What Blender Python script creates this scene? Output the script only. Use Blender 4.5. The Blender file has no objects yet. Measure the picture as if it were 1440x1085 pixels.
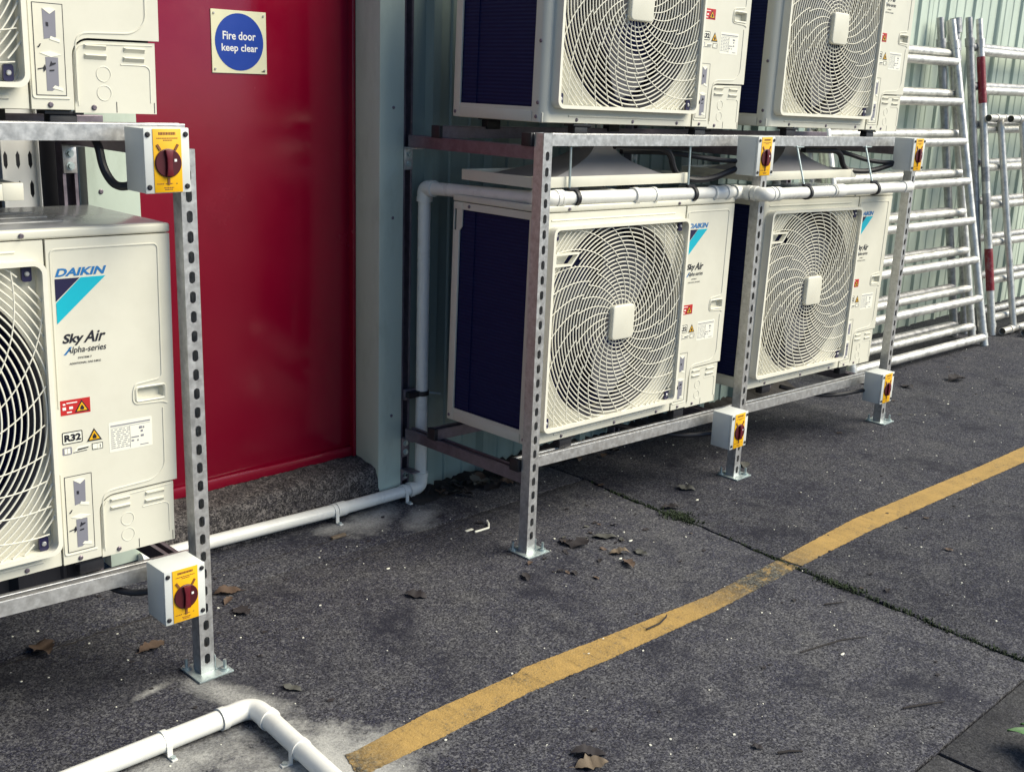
import bpy, bmesh, math, random
from mathutils import Vector, Matrix
from mathutils.geometry import tessellate_polygon
random.seed(7)
R = math.radians
sc = bpy.context.scene
COL = sc.collection

# ------------------------------------------------------------------ camera
camd = bpy.data.cameras.new('camera'); cam = bpy.data.objects.new('camera', camd); COL.objects.link(cam)
yaw, pit, rol = 0.785372, -0.265978, 0.0365124
ca, sa, cb, sb, cc, sn = math.cos(yaw), math.sin(yaw), math.cos(pit), math.sin(pit), math.cos(rol), math.sin(rol)
fwd = Vector((sa*cb, ca*cb, sb)); rgt = Vector((ca, -sa, 0)); upv = rgt.cross(fwd)
rr = cc*rgt + sn*upv; uu = -sn*rgt + cc*upv
m = Matrix((rr, uu, -fwd)).transposed().to_4x4(); m.translation = Vector((-1.374463, -2.511274, 1.597500))
cam.matrix_world = m
camd.sensor_width = 36; camd.lens = 36*1574.945/1440; camd.clip_start = 0.05; camd.clip_end = 500
sc.camera = cam

# ------------------------------------------------------------------ light
SUN_EL, SUN_AZ = 41.0, 139.0          # degrees; azimuth clockwise from +Y (wall normal)
w = bpy.data.worlds.new('World'); sc.world = w; w.use_nodes = True
nt = w.node_tree
sky = nt.nodes.new('ShaderNodeTexSky'); sky.sky_type = 'NISHITA'; sky.sun_disc = False
sky.sun_elevation = R(SUN_EL); sky.sun_rotation = R(SUN_AZ); sky.dust_density = 0.2; sky.ozone_density = 7.0; sky.air_density = 1.0
bg = nt.nodes['Background']; bg.inputs['Strength'].default_value = 0.09
nt.links.new(sky.outputs[0], bg.inputs['Color'])
sund = bpy.data.lights.new('sun', 'SUN'); sun = bpy.data.objects.new('sun', sund); COL.objects.link(sun)
sund.energy = 5.0; sund.angle = R(46); sund.color = (1.0, 0.925, 0.75)
az, el = R(SUN_AZ), R(SUN_EL)
sdir = Vector((math.sin(az)*math.cos(el), math.cos(az)*math.cos(el), math.sin(el)))
sun.rotation_euler = sdir.to_track_quat('Z', 'Y').to_euler()
vs = sc.view_settings
vs.view_transform = 'Standard'; vs.look = 'None'; vs.gamma = 1; vs.exposure = 0.40; vs.use_curve_mapping = False

# ------------------------------------------------------------------ materials
MATS = {}
def mat(name, col, rough=0.5, metal=0.0, var=0.0, vscale=8.0, bump=0.0, bscale=60.0, spec=0.5, coat=0.0, stretch=None, dirt=None, dscale=3.0, damt=0.5):
    mt = bpy.data.materials.new(name); mt.use_nodes = True
    n = mt.node_tree.nodes; l = mt.node_tree.links; b = n['Principled BSDF']
    b.inputs['Roughness'].default_value = rough; b.inputs['Metallic'].default_value = metal
    b.inputs['Specular IOR Level'].default_value = spec
    b.inputs['Coat Weight'].default_value = coat
    b.inputs['Base Color'].default_value = (*col, 1)
    tc = n.new('ShaderNodeTexCoord'); mp = n.new('ShaderNodeMapping'); l.new(tc.outputs['Object'], mp.inputs['Vector'])
    if stretch: mp.inputs['Scale'].default_value = stretch
    out = None
    if var > 0:
        t = n.new('ShaderNodeTexNoise'); t.inputs['Scale'].default_value = vscale; t.inputs['Detail'].default_value = 6; t.inputs['Roughness'].default_value = 0.65
        l.new(mp.outputs[0], t.inputs['Vector'])
        rmp = n.new('ShaderNodeMapRange'); rmp.inputs[1].default_value = 0.3; rmp.inputs[2].default_value = 0.7
        rmp.inputs[3].default_value = 1-var; rmp.inputs[4].default_value = 1+var; l.new(t.outputs['Fac'], rmp.inputs[0])
        mx = n.new('ShaderNodeVectorMath'); mx.operation = 'SCALE'; mx.inputs[0].default_value = col
        l.new(rmp.outputs[0], mx.inputs['Scale']); out = mx.outputs[0]
        rr2 = n.new('ShaderNodeMapRange'); rr2.inputs[1].default_value = .3; rr2.inputs[2].default_value = .7
        rr2.inputs[3].default_value = max(0, rough-.08); rr2.inputs[4].default_value = min(1, rough+.1)
        l.new(t.outputs['Fac'], rr2.inputs[0]); l.new(rr2.outputs[0], b.inputs['Roughness'])
    if dirt:
        t2 = n.new('ShaderNodeTexNoise'); t2.inputs['Scale'].default_value = dscale; t2.inputs['Detail'].default_value = 8; t2.inputs['Roughness'].default_value = .7
        l.new(mp.outputs[0], t2.inputs['Vector'])
        r3 = n.new('ShaderNodeMapRange'); r3.inputs[1].default_value = .5; r3.inputs[2].default_value = .78; r3.inputs[3].default_value = 0; r3.inputs[4].default_value = damt
        l.new(t2.outputs['Fac'], r3.inputs[0])
        mm = n.new('ShaderNodeMix'); mm.data_type = 'RGBA'; l.new(r3.outputs[0], mm.inputs['Factor'])
        if out: l.new(out, mm.inputs['A'])
        else: mm.inputs['A'].default_value = (*col, 1)
        mm.inputs['B'].default_value = (*dirt, 1); out = mm.outputs['Result']
    if out: l.new(out, b.inputs['Base Color'])
    if bump > 0:
        t = n.new('ShaderNodeTexNoise'); t.inputs['Scale'].default_value = bscale; t.inputs['Detail'].default_value = 4
        l.new(mp.outputs[0], t.inputs['Vector'])
        bp = n.new('ShaderNodeBump'); bp.inputs['Strength'].default_value = bump; bp.inputs['Distance'].default_value = 0.004
        l.new(t.outputs['Fac'], bp.inputs['Height']); l.new(bp.outputs[0], b.inputs['Normal'])
    MATS[name] = mt
    return mt

CREAM = mat('cream_paint', (.645, .63, .535), .42, var=.03, vscale=5, bump=.02, bscale=300, dirt=(.33, .30, .22), dscale=4, damt=.16)
LIDM = mat('lid_reflection_grey', (.23, .24, .25), .20, var=.05, vscale=4, dirt=(.25, .23, .2), dscale=6, damt=.3)  # dark reflection on the lid tops put into the colour
WIRE = mat('grille_plastic', (.74, .72, .62), .38, var=.03, vscale=20)
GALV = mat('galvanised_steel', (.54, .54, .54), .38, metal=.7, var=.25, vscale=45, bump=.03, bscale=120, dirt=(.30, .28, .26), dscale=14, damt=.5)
GALVD = mat('shade_dark_steel', (.20, .17, .20), .42, metal=.65, var=.22, vscale=30, dirt=(.09, .065, .08), dscale=10, damt=.6)  # dark purple shade of arms and rear beams put into the steel colour
ZINC = mat('bright_zinc', (.42, .49, .49), .42, metal=.65, var=.12, vscale=50)
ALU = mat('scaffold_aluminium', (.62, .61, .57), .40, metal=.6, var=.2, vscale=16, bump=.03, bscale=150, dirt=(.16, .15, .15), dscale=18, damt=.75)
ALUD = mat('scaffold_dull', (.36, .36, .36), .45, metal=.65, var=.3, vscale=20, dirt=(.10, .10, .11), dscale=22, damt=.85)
PVC = mat('white_plastic_pipe', (.74, .74, .70), .3, var=.03, vscale=10, dirt=(.42, .39, .34), dscale=9, damt=.3)
BLACK = mat('black_rubber', (.012, .012, .016), .5)
DARK = mat('dark_interior', (.006, .006, .014), .7)
FANM = mat('fan_plastic', (.095, .097, .115), .45, var=.05)
REDP = mat('red_door_paint', (.215, .0015, .018), .18, var=.05, vscale=3, bump=.05, bscale=55, dirt=(.165, .0015, .014), dscale=2.5, damt=.5, spec=.6)
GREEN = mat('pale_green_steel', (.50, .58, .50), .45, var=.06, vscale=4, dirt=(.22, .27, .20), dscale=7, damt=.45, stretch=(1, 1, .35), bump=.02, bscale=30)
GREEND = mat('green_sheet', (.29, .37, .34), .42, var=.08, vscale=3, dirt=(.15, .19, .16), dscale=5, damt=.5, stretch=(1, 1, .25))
ISOL = mat('isolator_grey', (.60, .62, .60), .4, var=.03, vscale=12, dirt=(.4, .4, .36), dscale=10, damt=.25)
YEL = mat('yellow_plate', (.78, .42, .006), .38, var=.04, vscale=15)
KNOB = mat('red_knob', (.060, .003, .008), .4)
KNOBD = mat('knob_grip_red', (.11, .004, .012), .4)
INK = mat('black_ink', (.010, .010, .018), .5)
INKG = mat('grey_ink', (.20, .20, .24), .5)
INKB = mat('brown_ink', (.20, .075, .02), .5)
NAVY = mat('navy_ink', (.012, .010, .05), .4)
CYAN = mat('cyan_print', (.006, .40, .52), .35)
BLUEL = mat('blue_letter', (.02, .16, .42), .35)
PAPER = mat('label_paper', (.80, .79, .68), .5)
REDL = mat('red_sticker', (.46, .02, .02), .4)
SIGNB = mat('sign_blue', (.006, .045, .33), .35, var=.04)
SIGNP = mat('sign_plate_cream', (.74, .72, .50), .4, dirt=(.5, .48, .34), dscale=12, damt=.3)
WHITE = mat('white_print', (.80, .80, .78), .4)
REDB = mat('red_band_paint', (.20, .006, .014), .4, dirt=(.5, .45, .42), dscale=25, damt=.5)
HOPM = mat('hopper_grey', (.27, .265, .275), .45, var=.06)
SHADEM = mat('shade_dark_sheet', (.016, .016, .022), .5, var=.2, vscale=4)  # deep shade behind the left rack put into the wall colour
CONC = None

def coil_mat():
    mt = bpy.data.materials.new('coil_fins'); mt.use_nodes = True
    n = mt.node_tree.nodes; l = mt.node_tree.links; b = n['Principled BSDF']
    tc = n.new('ShaderNodeTexCoord'); wv = n.new('ShaderNodeTexWave'); wv.bands_direction = 'Z'; wv.inputs['Scale'].default_value = 26
    wv.inputs['Distortion'].default_value = .3; l.new(tc.outputs['Object'], wv.inputs['Vector'])
    ns = n.new('ShaderNodeTexNoise'); ns.inputs['Scale'].default_value = 30; mp = n.new('ShaderNodeMapping'); mp.inputs['Scale'].default_value = (1, .35, 3)
    l.new(tc.outputs['Object'], mp.inputs['Vector']); l.new(mp.outputs[0], ns.inputs['Vector'])
    ad = n.new('ShaderNodeMath'); ad.operation = 'MULTIPLY'; l.new(wv.outputs['Fac'], ad.inputs[0]); l.new(ns.outputs['Fac'], ad.inputs[1])
    mx = n.new('ShaderNodeMix'); mx.data_type = 'RGBA'; l.new(ad.outputs[0], mx.inputs['Factor'])
    mx.inputs['A'].default_value = (.004, .007, .050, 1); mx.inputs['B'].default_value = (.009, .018, .085, 1)
    l.new(mx.outputs['Result'], b.inputs['Base Color']); b.inputs['Roughness'].default_value = .6; b.inputs['Specular IOR Level'].default_value = .25
    bp = n.new('ShaderNodeBump'); bp.inputs['Strength'].default_value = .4; bp.inputs['Distance'].default_value = .003
    l.new(wv.outputs['Fac'], bp.inputs['Height']); l.new(bp.outputs[0], b.inputs['Normal'])
    return mt
COIL = coil_mat()

def concrete_mat(name, base, light, yellow=None, spots=(), speck=1.0, cell=125):
    """exposed-aggregate concrete: grit + stones + big blotches (+ dusty spots)"""
    mt = bpy.data.materials.new(name); mt.use_nodes = True
    n = mt.node_tree.nodes; l = mt.node_tree.links; b = n['Principled BSDF']
    tc = n.new('ShaderNodeTexCoord'); P = tc.outputs['Object']
    def noise(s, d=4, r=.6):
        t = n.new('ShaderNodeTexNoise'); t.inputs['Scale'].default_value = s; t.inputs['Detail'].default_value = d; t.inputs['Roughness'].default_value = r
        l.new(P, t.inputs['Vector']); return t.outputs['Fac']
    def mr(v, a, c, d, e):
        t = n.new('ShaderNodeMapRange'); l.new(v, t.inputs[0])
        for i, k in enumerate((a, c, d, e)): t.inputs[i+1].default_value = k
        return t.outputs[0]
    def math2(op, a, c):
        t = n.new('ShaderNodeMath'); t.operation = op
        for i, k in enumerate((a, c)):
            if isinstance(k, (int, float)): t.inputs[i].default_value = k
            else: l.new(k, t.inputs[i])
        return t.outputs[0]
    def mix(f, a, c):
        t = n.new('ShaderNodeMix'); t.data_type = 'RGBA'
        for s, k in (('Factor', f), ('A', a), ('B', c)):
            if isinstance(k, tuple): t.inputs[s].default_value = (*k, 1)
            elif isinstance(k, (int, float)): t.inputs[s].default_value = k
            else: l.new(k, t.inputs[s])
        return t.outputs['Result']
    big = mr(noise(1.9, 7, .72), .40, .64, 0, 1)
    mid = mr(noise(10, 6, .75), .40, .62, 0, 1)
    blotch = math2('MULTIPLY', big, mid)
    c = mix(math2('MINIMUM', math2('ADD', math2('ADD', math2('MULTIPLY', big, .30), math2('MULTIPLY', mid, .28)), math2('MULTIPLY', blotch, .45)), 1.0), base, light)
    vs_ = n.new('ShaderNodeTexVoronoi'); vs_.inputs['Scale'].default_value = cell; l.new(P, vs_.inputs['Vector'])
    sx_ = n.new('ShaderNodeSeparateColor'); l.new(vs_.outputs['Color'], sx_.inputs[0])
    c = mix(math2('MULTIPLY', mr(sx_.outputs[0], .55, 1.0, 0, 1), .55*speck if speck < 1.5 else .8), c, tuple(min(.8, k*2.1) for k in light))
    c = mix(math2('MULTIPLY', mr(sx_.outputs[1], .55, .9, 0, 1), .75*min(1, speck)), c, tuple(k*.25 for k in base))
    grit = mr(noise(165, 3, .75), .52, .66, 0, 1)
    dark = tuple(k*.22 for k in base); pale = tuple(min(.8, k*1.9) for k in light)
    c = mix(math2('MULTIPLY', mr(noise(140, 3, .7), .53, .41, 0, 1), min(1, .95*speck)), c, dark)
    c = mix(math2('MULTIPLY', grit, min(1, .72*speck)), c, pale)
    vor = n.new('ShaderNodeTexVoronoi'); vor.inputs['Scale'].default_value = 60; l.new(P, vor.inputs['Vector'])
    st = mr(vor.outputs['Distance'], .16, .10, 0, 1)
    sel = mr(noise(80, 1), .58, .62, 0, 1)
    c = mix(math2('MULTIPLY', math2('MULTIPLY', st, sel), .5*speck), c, tuple(min(.8, k*2.6) for k in light))
    dk = mr(noise(2.6, 7, .8), .52, .64, 0, .8)
    c = mix(dk, c, tuple(k*.45 for k in base))
    for (sx, sy, rx, ry, ang, amt) in spots:
        mp = n.new('ShaderNodeMapping'); mp.vector_type = 'TEXTURE'
        mp.inputs['Location'].default_value = (sx, sy, 0); mp.inputs['Rotation'].default_value = (0, 0, ang); mp.inputs['Scale'].default_value = (rx, ry, 1000)
        l.new(P, mp.inputs['Vector']); ln = n.new('ShaderNodeVectorMath'); ln.operation = 'LENGTH'; l.new(mp.outputs[0], ln.inputs[0])
        wob = math2('ADD', ln.outputs['Value'], math2('MULTIPLY', math2('SUBTRACT', noise(14, 6, .75), .5), 1.6))
        c = mix(math2('MULTIPLY', mr(wob, 1.0, .25, 0, amt), mr(noise(120, 3, .7), .35, .6, .5, 1)), c, (.42, .42, .40))
    if yellow:
        wear = math2('ADD', mr(noise(20, 10, .85), .54, .68, 0, .7), math2('MULTIPLY', mr(noise(150, 4, .8), .52, .64, 0, 1), mr(noise(6, 4), .35, .65, .1, .75)))
        wear = math2('MINIMUM', wear, 1.0)
        mp = n.new('ShaderNodeMapping'); mp.inputs['Scale'].default_value = (95, 6, 1); l.new(P, mp.inputs['Vector'])
        t = n.new('ShaderNodeTexNoise'); t.inputs['Scale'].default_value = 1; t.inputs['Detail'].default_value = 3; l.new(mp.outputs[0], t.inputs['Vector'])
        streak = math2('MULTIPLY', mr(t.outputs['Fac'], .46, .70, 0, .8), mr(noise(5, 4, .7), .40, .66, .05, 1))
        yc = mix(mr(noise(12, 5), .3, .7, 0, 1), yellow, tuple(k*.78 for k in yellow))
        yc = mix(streak, yc, tuple(k*.45 for k in yellow))
        yc = mix(math2('MULTIPLY', grit, .25), yc, tuple(min(.8, k*1.3) for k in yellow))
        sp = n.new('ShaderNodeSeparateXYZ'); l.new(P, sp.inputs[0])
        wl = math2('MULTIPLY', mr(sp.outputs['X'], .04, .20, 1, 0), mr(noise(40, 8, .8), .36, .56, .2, 1))
        wx = math2('MULTIPLY', mr(math2('ABSOLUTE', math2('SUBTRACT', sp.outputs['X'], 1.72), 0), .07, .42, 1, 0), mr(noise(26, 9, .85), .38, .50, 0, 1))
        c = mix(math2('MAXIMUM', math2('MAXIMUM', wear, wx), wl), yc, c)
    l.new(c, b.inputs['Base Color'])
    b.inputs['Roughness'].default_value = .86; b.inputs['Specular IOR Level'].default_value = .3
    h = math2('ADD', math2('MULTIPLY', noise(190, 3, .7), 1.0), math2('MULTIPLY', noise(35, 4), .7))
    bp = n.new('ShaderNodeBump'); bp.inputs['Strength'].default_value = .55; bp.inputs['Distance'].default_value = .004
    l.new(h, bp.inputs['Height']); l.new(bp.outputs[0], b.inputs['Normal'])
    return mt
CONC = concrete_mat('yard_concrete', (.018, .019, .041), (.102, .102, .106),
    spots=((-.12, -.60, .36, .28, 0, 1), (-.36, -.33, .40, .09, 0, .8), (.03, -.62, .14, .30, 0, .9), (.00, -.16, .06, .24, .35, .8), (1.02, .60, .20, .10, .5, .85), (1.18, .50, .16, .08, .7, .7), (.86, .62, .10, .06, 0, .7), (-.16, .02, .07, .02, .2, .8)))
KERBM = concrete_mat('kerb_concrete', (.042, .042, .050), (.075, .075, .075), speck=.6)
STEPM = concrete_mat('step_concrete', (.040, .036, .042), (.105, .095, .090), speck=1.6, cell=62)
LINEM = concrete_mat('worn_yellow_paint', (.06, .06, .06), (.12, .12, .10), yellow=(.44, .285, .095))
SOIL = mat('dark_soil', (.022, .019, .018), .95, var=.5, vscale=40, bump=.8, bscale=60)
YARD = mat('yard_asphalt', (.06, .06, .062), .9, var=.3, vscale=6, bump=.4, bscale=120)
MOSS = mat('moss_green', (.020, .034, .012), .9, var=.4, vscale=60)
LEAFG = mat('green_leaf', (.07, .16, .05), .5, var=.25, vscale=60)
LEAFS = [mat('brown_leaf', (.085, .055, .038), .7, var=.35, vscale=60), mat('dark_leaf', (.022, .018, .020), .75, var=.4, vscale=60),
         mat('tan_leaf', (.15, .115, .08), .7, var=.3, vscale=60), mat('grey_leaf', (.075, .075, .066), .75, var=.3, vscale=60)]
TWIG = mat('dark_twig', (.018, .014, .014), .8)

# ------------------------------------------------------------------ mesh helpers
class G:
    def __init__(s): s.v = []; s.f = []
    def add(s, vs_, fs):
        o = len(s.v); s.v += [tuple(a) for a in vs_]; s.f += [tuple(i+o for i in f) for f in fs]; return s
    def box(s, x0, x1, y0, y1, z0, z1):
        return s.add([(x0,y0,z0),(x1,y0,z0),(x1,y1,z0),(x0,y1,z0),(x0,y0,z1),(x1,y0,z1),(x1,y1,z1),(x0,y1,z1)],
                     [(0,3,2,1),(4,5,6,7),(0,1,5,4),(1,2,6,5),(2,3,7,6),(3,0,4,7)])
    def prism_y(s, poly, y0, y1):
        """polygon in XZ (counter-clockwise seen from -Y) pushed from y0 (front) to y1 (back)"""
        n = len(poly)
        return s.add([(x,y0,z) for x,z in poly]+[(x,y1,z) for x,z in poly],
                     [tuple(range(n)), tuple(range(2*n-1,n-1,-1))]+[(i,i+n,(i+1)%n+n,(i+1)%n) for i in range(n)])
    def prism_z(s, poly, z0, z1):
        n = len(poly)
        return s.add([(x,y,z0) for x,y in poly]+[(x,y,z1) for x,y in poly],
                     [tuple(range(n-1,-1,-1)), tuple(range(n,2*n))]+[(i,(i+1)%n,(i+1)%n+n,i+n) for i in range(n)])
    def plate_y(s, outer, holes, y0, y1):
        """plate in XZ with through holes"""
        loops = [outer]+holes
        flat = [p for lp in loops for p in lp]; N = len(flat)
        tris = tessellate_polygon([[Vector((x,z,0)) for x,z in lp] for lp in loops])
        fs = []
        for t in tris:
            a,b,c = [Vector(flat[i]) for i in t]
            if (b-a).cross(c-a) < 0: t = (t[0],t[2],t[1])
            fs.append(tuple(t)); fs.append((t[0]+N,t[2]+N,t[1]+N))
        o = 0
        for k,lp in enumerate(loops):
            n = len(lp)
            ar = sum(lp[i][0]*lp[(i+1)%n][1]-lp[(i+1)%n][0]*lp[i][1] for i in range(n))
            for i in range(n):
                j = (i+1)%n; q = (o+i,o+i+N,o+j+N,o+j)
                if (ar<0) == (k==0): q = q[::-1]
                fs.append(q)
            o += n
        return s.add([(x,y0,z) for x,z in flat]+[(x,y1,z) for x,z in flat], fs)
    def tube(s, pts, r, n=10, closed=False, caps=True, flat=None):
        pts = [Vector(p) for p in pts]; m_ = len(pts); o = len(s.v); prev = None
        rs = r if isinstance(r,(list,tuple)) else [r]*m_
        for i,p in enumerate(pts):
            a = pts[(i-1)%m_] if (closed or i>0) else p; c = pts[(i+1)%m_] if (closed or i<m_-1) else p
            t = (c-a).normalized()
            if prev is None:
                u = t.cross(Vector((0,0,1)))
                if u.length < .1: u = t.cross(Vector((0,1,0)))
            else: u = prev - t*prev.dot(t)
            u.normalize(); prev = u; v = t.cross(u)
            for k in range(n):
                an = 2*math.pi*k/n
                s.v.append(tuple(p+u*math.cos(an)*rs[i]+v*math.sin(an)*rs[i]))
        last = m_ if closed else m_-1
        for i in range(last):
            for k in range(n):
                a = o+i*n; b = o+((i+1)%m_)*n
                s.f.append((a+k,a+(k+1)%n,b+(k+1)%n,b+k))
        if caps and not closed:
            s.f.append(tuple(o+k for k in range(n-1,-1,-1))); s.f.append(tuple(o+(m_-1)*n+k for k in range(n)))
        return s
    def cyl(s, a, b, r, n=14): return s.tube([a,b], r, n)
    def pipe(s, a, b, r, t=.003, n=16):
        """hollow tube with open dark ends"""
        a,b = Vector(a),Vector(b); s.tube([a,b], r, n, caps=False); d=(b-a).normalized()
        o=len(s.v); s.tube([b,a], r-t, n, caps=False)
        # join rims
        s.v += []; A=o-2*n
        ring_a=[Vector(s.v[A+k]) for k in range(n)]; ring_b=[Vector(s.v[A+n+k]) for k in range(n)]
        def rim(ring,c,flip):
            oo=len(s.v); s.v+= [tuple(p) for p in ring]+[tuple(c+(p-c)*((r-t)/r)) for p in ring]
            for k in range(n):
                q=(oo+k,oo+(k+1)%n,oo+n+(k+1)%n,oo+n+k); s.f.append(q[::-1] if flip else q)
        rim(ring_a,a,False); rim(ring_b,b,True)
        return s
    def strip(s, pts, w, d, closed=False):
        """thin bar following a path in the XZ plane: w wide, from y=-d to 0"""
        m_=len(pts); o=len(s.v)
        for i,(x,z) in enumerate(pts):
            a = pts[(i-1)%m_] if (closed or i>0) else pts[i]; c = pts[(i+1)%m_] if (closed or i<m_-1) else pts[i]
            tx,tz = c[0]-a[0],c[1]-a[1]; L=math.hypot(tx,tz) or 1; nx,nz=-tz/L*w/2,tx/L*w/2
            s.v += [(x-nx*.55,-d,z-nz*.55),(x+nx*.55,-d,z+nz*.55),(x+nx,-d*.55,z+nz),(x+nx*.8,0,z+nz*.8),(x-nx*.8,0,z-nz*.8),(x-nx,-d*.55,z-nz)]
        last = m_ if closed else m_-1
        for i in range(last):
            a=o+i*6; b=o+((i+1)%m_)*6
            for k in range(6): s.f.append((a+k,a+(k+1)%6,b+(k+1)%6,b+k))
        return s
    def mesh(s, name, bevel=0, seg=2, ang=32, smooth=True):
        me = bpy.data.meshes.new(name); me.from_pydata(s.v, [], s.f)
        bm = bmesh.new(); bm.from_mesh(me)
        bmesh.ops.recalc_face_normals(bm, faces=bm.faces)
        if bevel:
            ed = [e for e in bm.edges if len(e.link_faces)==2 and e.calc_face_angle(0) > R(30)]
            bmesh.ops.bevel(bm, geom=ed, offset=bevel, segments=seg, affect='EDGES', profile=.5, clamp_overlap=True)
        bm.to_mesh(me); bm.free()
        if smooth:
            me.polygons.foreach_set('use_smooth', [True]*len(me.polygons)); me.set_sharp_from_angle(angle=R(ang))
        return me
    def build(s, name, mt, parent=None, **kw):
        me = s.mesh(name, **kw); me.materials.append(mt)
        o = bpy.data.objects.new(name, me); COL.objects.link(o)
        if parent: o.parent = parent
        return o

def inst(o, name, parent=None, loc=None, rot=None):
    c = o.copy(); c.name = name; COL.objects.link(c)
    if parent is not None: c.parent = parent
    if loc is not None: c.location = loc
    if rot is not None: c.rotation_euler = rot
    return c
def tag(o, label=None, cat=None, group=None, kind=None):
    if label: o['label'] = label
    if cat: o['category'] = cat
    if group: o['group'] = group
    if kind: o['kind'] = kind
    return o
def thing(name, label, cat, loc=(0,0,0), rot=(0,0,0), group=None):
    o = bpy.data.objects.new(name, None); COL.objects.link(o); o.location = loc; o.rotation_euler = rot
    o.empty_display_size = .1
    return tag(o, label, cat, group)
def copy_tree(o, parent=None, skip=()):
    c = o.copy(); COL.objects.link(c)
    if parent is not None: c.parent = parent
    for ch in list(o.children): copy_tree(ch, c)
    return c
def rrect(x0, x1, z0, z1, r, n=6):
    out=[]
    for cx,cz,a0 in ((x1-r,z0+r,-90),(x1-r,z1-r,0),(x0+r,z1-r,90),(x0+r,z0+r,180)):
        for k in range(n+1):
            a=R(a0+90*k/n); out.append((cx+r*math.cos(a),cz+r*math.sin(a)))
    return out
def circle(cx, cz, r, n=24): return [(cx+r*math.cos(2*math.pi*k/n),cz+r*math.sin(2*math.pi*k/n)) for k in range(n)]
def obround(cx, cz, w_, h_, n=6):
    r=w_/2; out=[]
    for k in range(n+1): a=math.pi*k/n; out.append((cx+r*math.cos(a),cz+h_/2-r+r*math.sin(a)))
    for k in range(n+1): a=math.pi+math.pi*k/n; out.append((cx+r*math.cos(a),cz-h_/2+r+r*math.sin(a)))
    return out
def arc(pts_, r=.02, n=6):
    """round the corners of an open polyline of 3D points"""
    P=[Vector(p) for p in pts_]; out=[P[0]]
    for i in range(1,len(P)-1):
        a=(P[i-1]-P[i]); b=(P[i+1]-P[i]); d=min(r,a.length*.49,b.length*.49)
        s=P[i]+a.normalized()*d; e=P[i]+b.normalized()*d
        for k in range(n+1):
            t=k/n; out.append(s*(1-t)**2+P[i]*2*t*(1-t)+e*t*t)
    out.append(P[-1]); return out

def text(name, body, x0, x1, z0, z1, y, mt, parent, bold=.0, shear=0.0, depth=.0006, space=1.0):
    """lettering standing in the XZ plane facing -Y, fitted into the box"""
    cu = bpy.data.curves.new('lettering', 'FONT'); cu.body = body; cu.offset = bold; cu.shear = shear; cu.resolution_u = 3; cu.space_character = space
    cu.align_x='CENTER'
    t = bpy.data.objects.new('tmp', cu); COL.objects.link(t)
    dg = bpy.context.evaluated_depsgraph_get(); dg.update()
    me = bpy.data.meshes.new_from_object(t.evaluated_get(dg))
    bpy.data.objects.remove(t); bpy.data.curves.remove(cu)
    xs=[v.co.x for v in me.vertices]; ys=[v.co.y for v in me.vertices]
    ax,bx,ay,by=min(xs),max(xs),min(ys),max(ys)
    for v in me.vertices:
        v.co=(x0+(v.co.x-ax)/(bx-ax)*(x1-x0), y, z0+(v.co.y-ay)/(by-ay)*(z1-z0))
    me.materials.clear(); me.materials.append(mt); me.name=name
    o = bpy.data.objects.new(name, me); COL.objects.link(o); o.parent=parent
    return o

# ------------------------------------------------------------------ ground
def gobj(name, kind, me_or_g, mt): pass
g=G(); g.add([(-120,-120,-.05),(120,-120,-.05),(120,120,-.05),(-120,120,-.05)],[(0,1,2,3)])
ground=g.build('ground', YARD); tag(ground, kind='structure')
def jag(a, b, step=.03, amp=.004):
    a,b=Vector(a),Vector(b); n=max(2,int((b-a).length/step)); d=(b-a).normalized(); nn=Vector((-d.y,d.x)); out=[]
    for i in range(n): out.append(tuple(a+(b-a)*i/n+nn*random.uniform(-amp,amp)*(random.random()<.8)))
    return out
yard=bpy.data.objects.new('concrete_yard',None); COL.objects.link(yard); tag(yard,kind='structure')
cj=[(1.981,.400),(1.943,.139),(1.932,-.254),(1.909,-.46),(1.890,-.636),(1.863,-.86),(1.851,-1.142),(1.832,-1.291),(1.824,-1.524)]
L=[(x-.007,y) for x,y in cj]; Rt=[(x+.008,y) for x,y in cj]
def chain(pts_, **k):
    o=[]
    for a,b in zip(pts_,pts_[1:]): o+=jag(a,b,**k)
    return o
def slab(pts_, z0=-.045, z1=0, mt=None, name='concrete_slab', bev=.003):
    g=G().prism_z(pts_,z0,z1); o=g.build(name,mt or CONC,yard,bevel=bev,seg=2); return o
LJ=[(-4,.455),(.35,.427),(.93,.406),(1.25,.398),(1.974,.396)]
slab(jag((-4,-1.524),(1.824-.007,-1.524),amp=.003)+chain(L[::-1],amp=.006)+jag((1.974,.392),(1.974,.390))[:1]+chain([(x,y-.007) for x,y in LJ[::-1]],amp=.005)+[(-4,.45)])
slab(jag((1.832,-1.524),(14,-1.524),step=.1)+[(14,1.2),(1.99,1.2)]+chain(Rt,amp=.006))
slab(chain([(x,y+.007) for x,y in LJ],amp=.006)+[(1.974,.401),(1.978,1.2),(-4,1.2)])
# kerb course along the front of the yard
for x0,x1 in ((-3,-1.83),(-1.82,-.65),(-.64,1.168),(1.18,2.38),(2.39,3.6),(3.61,4.8)):
    g=G(); g.add([(x0,-1.531,-.05),(x1,-1.531,-.05),(x1,-1.715,-.05),(x0,-1.715,-.05),(x0,-1.531,-.0005),(x1,-1.531,-.0005),(x1,-1.66,-.0005),(x0,-1.66,-.0005),(x1,-1.712,-.016),(x0,-1.712,-.016)],
        [(4,7,6,5),(7,9,8,6),(9,3,2,8),(0,4,5,1),(0,3,9,7,4),(1,5,6,8,2),(0,1,2,3)])
    g.build('kerb_stone',KERBM,yard,bevel=.004)
g=G(); g.add([(-3,-1.715,-.042),(6,-1.715,-.042),(6,-2.3,-.046),(-3,-2.3,-.046)],[(0,3,2,1)]); o=g.build('planting_strip',SOIL); tag(o,kind='structure')
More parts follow.
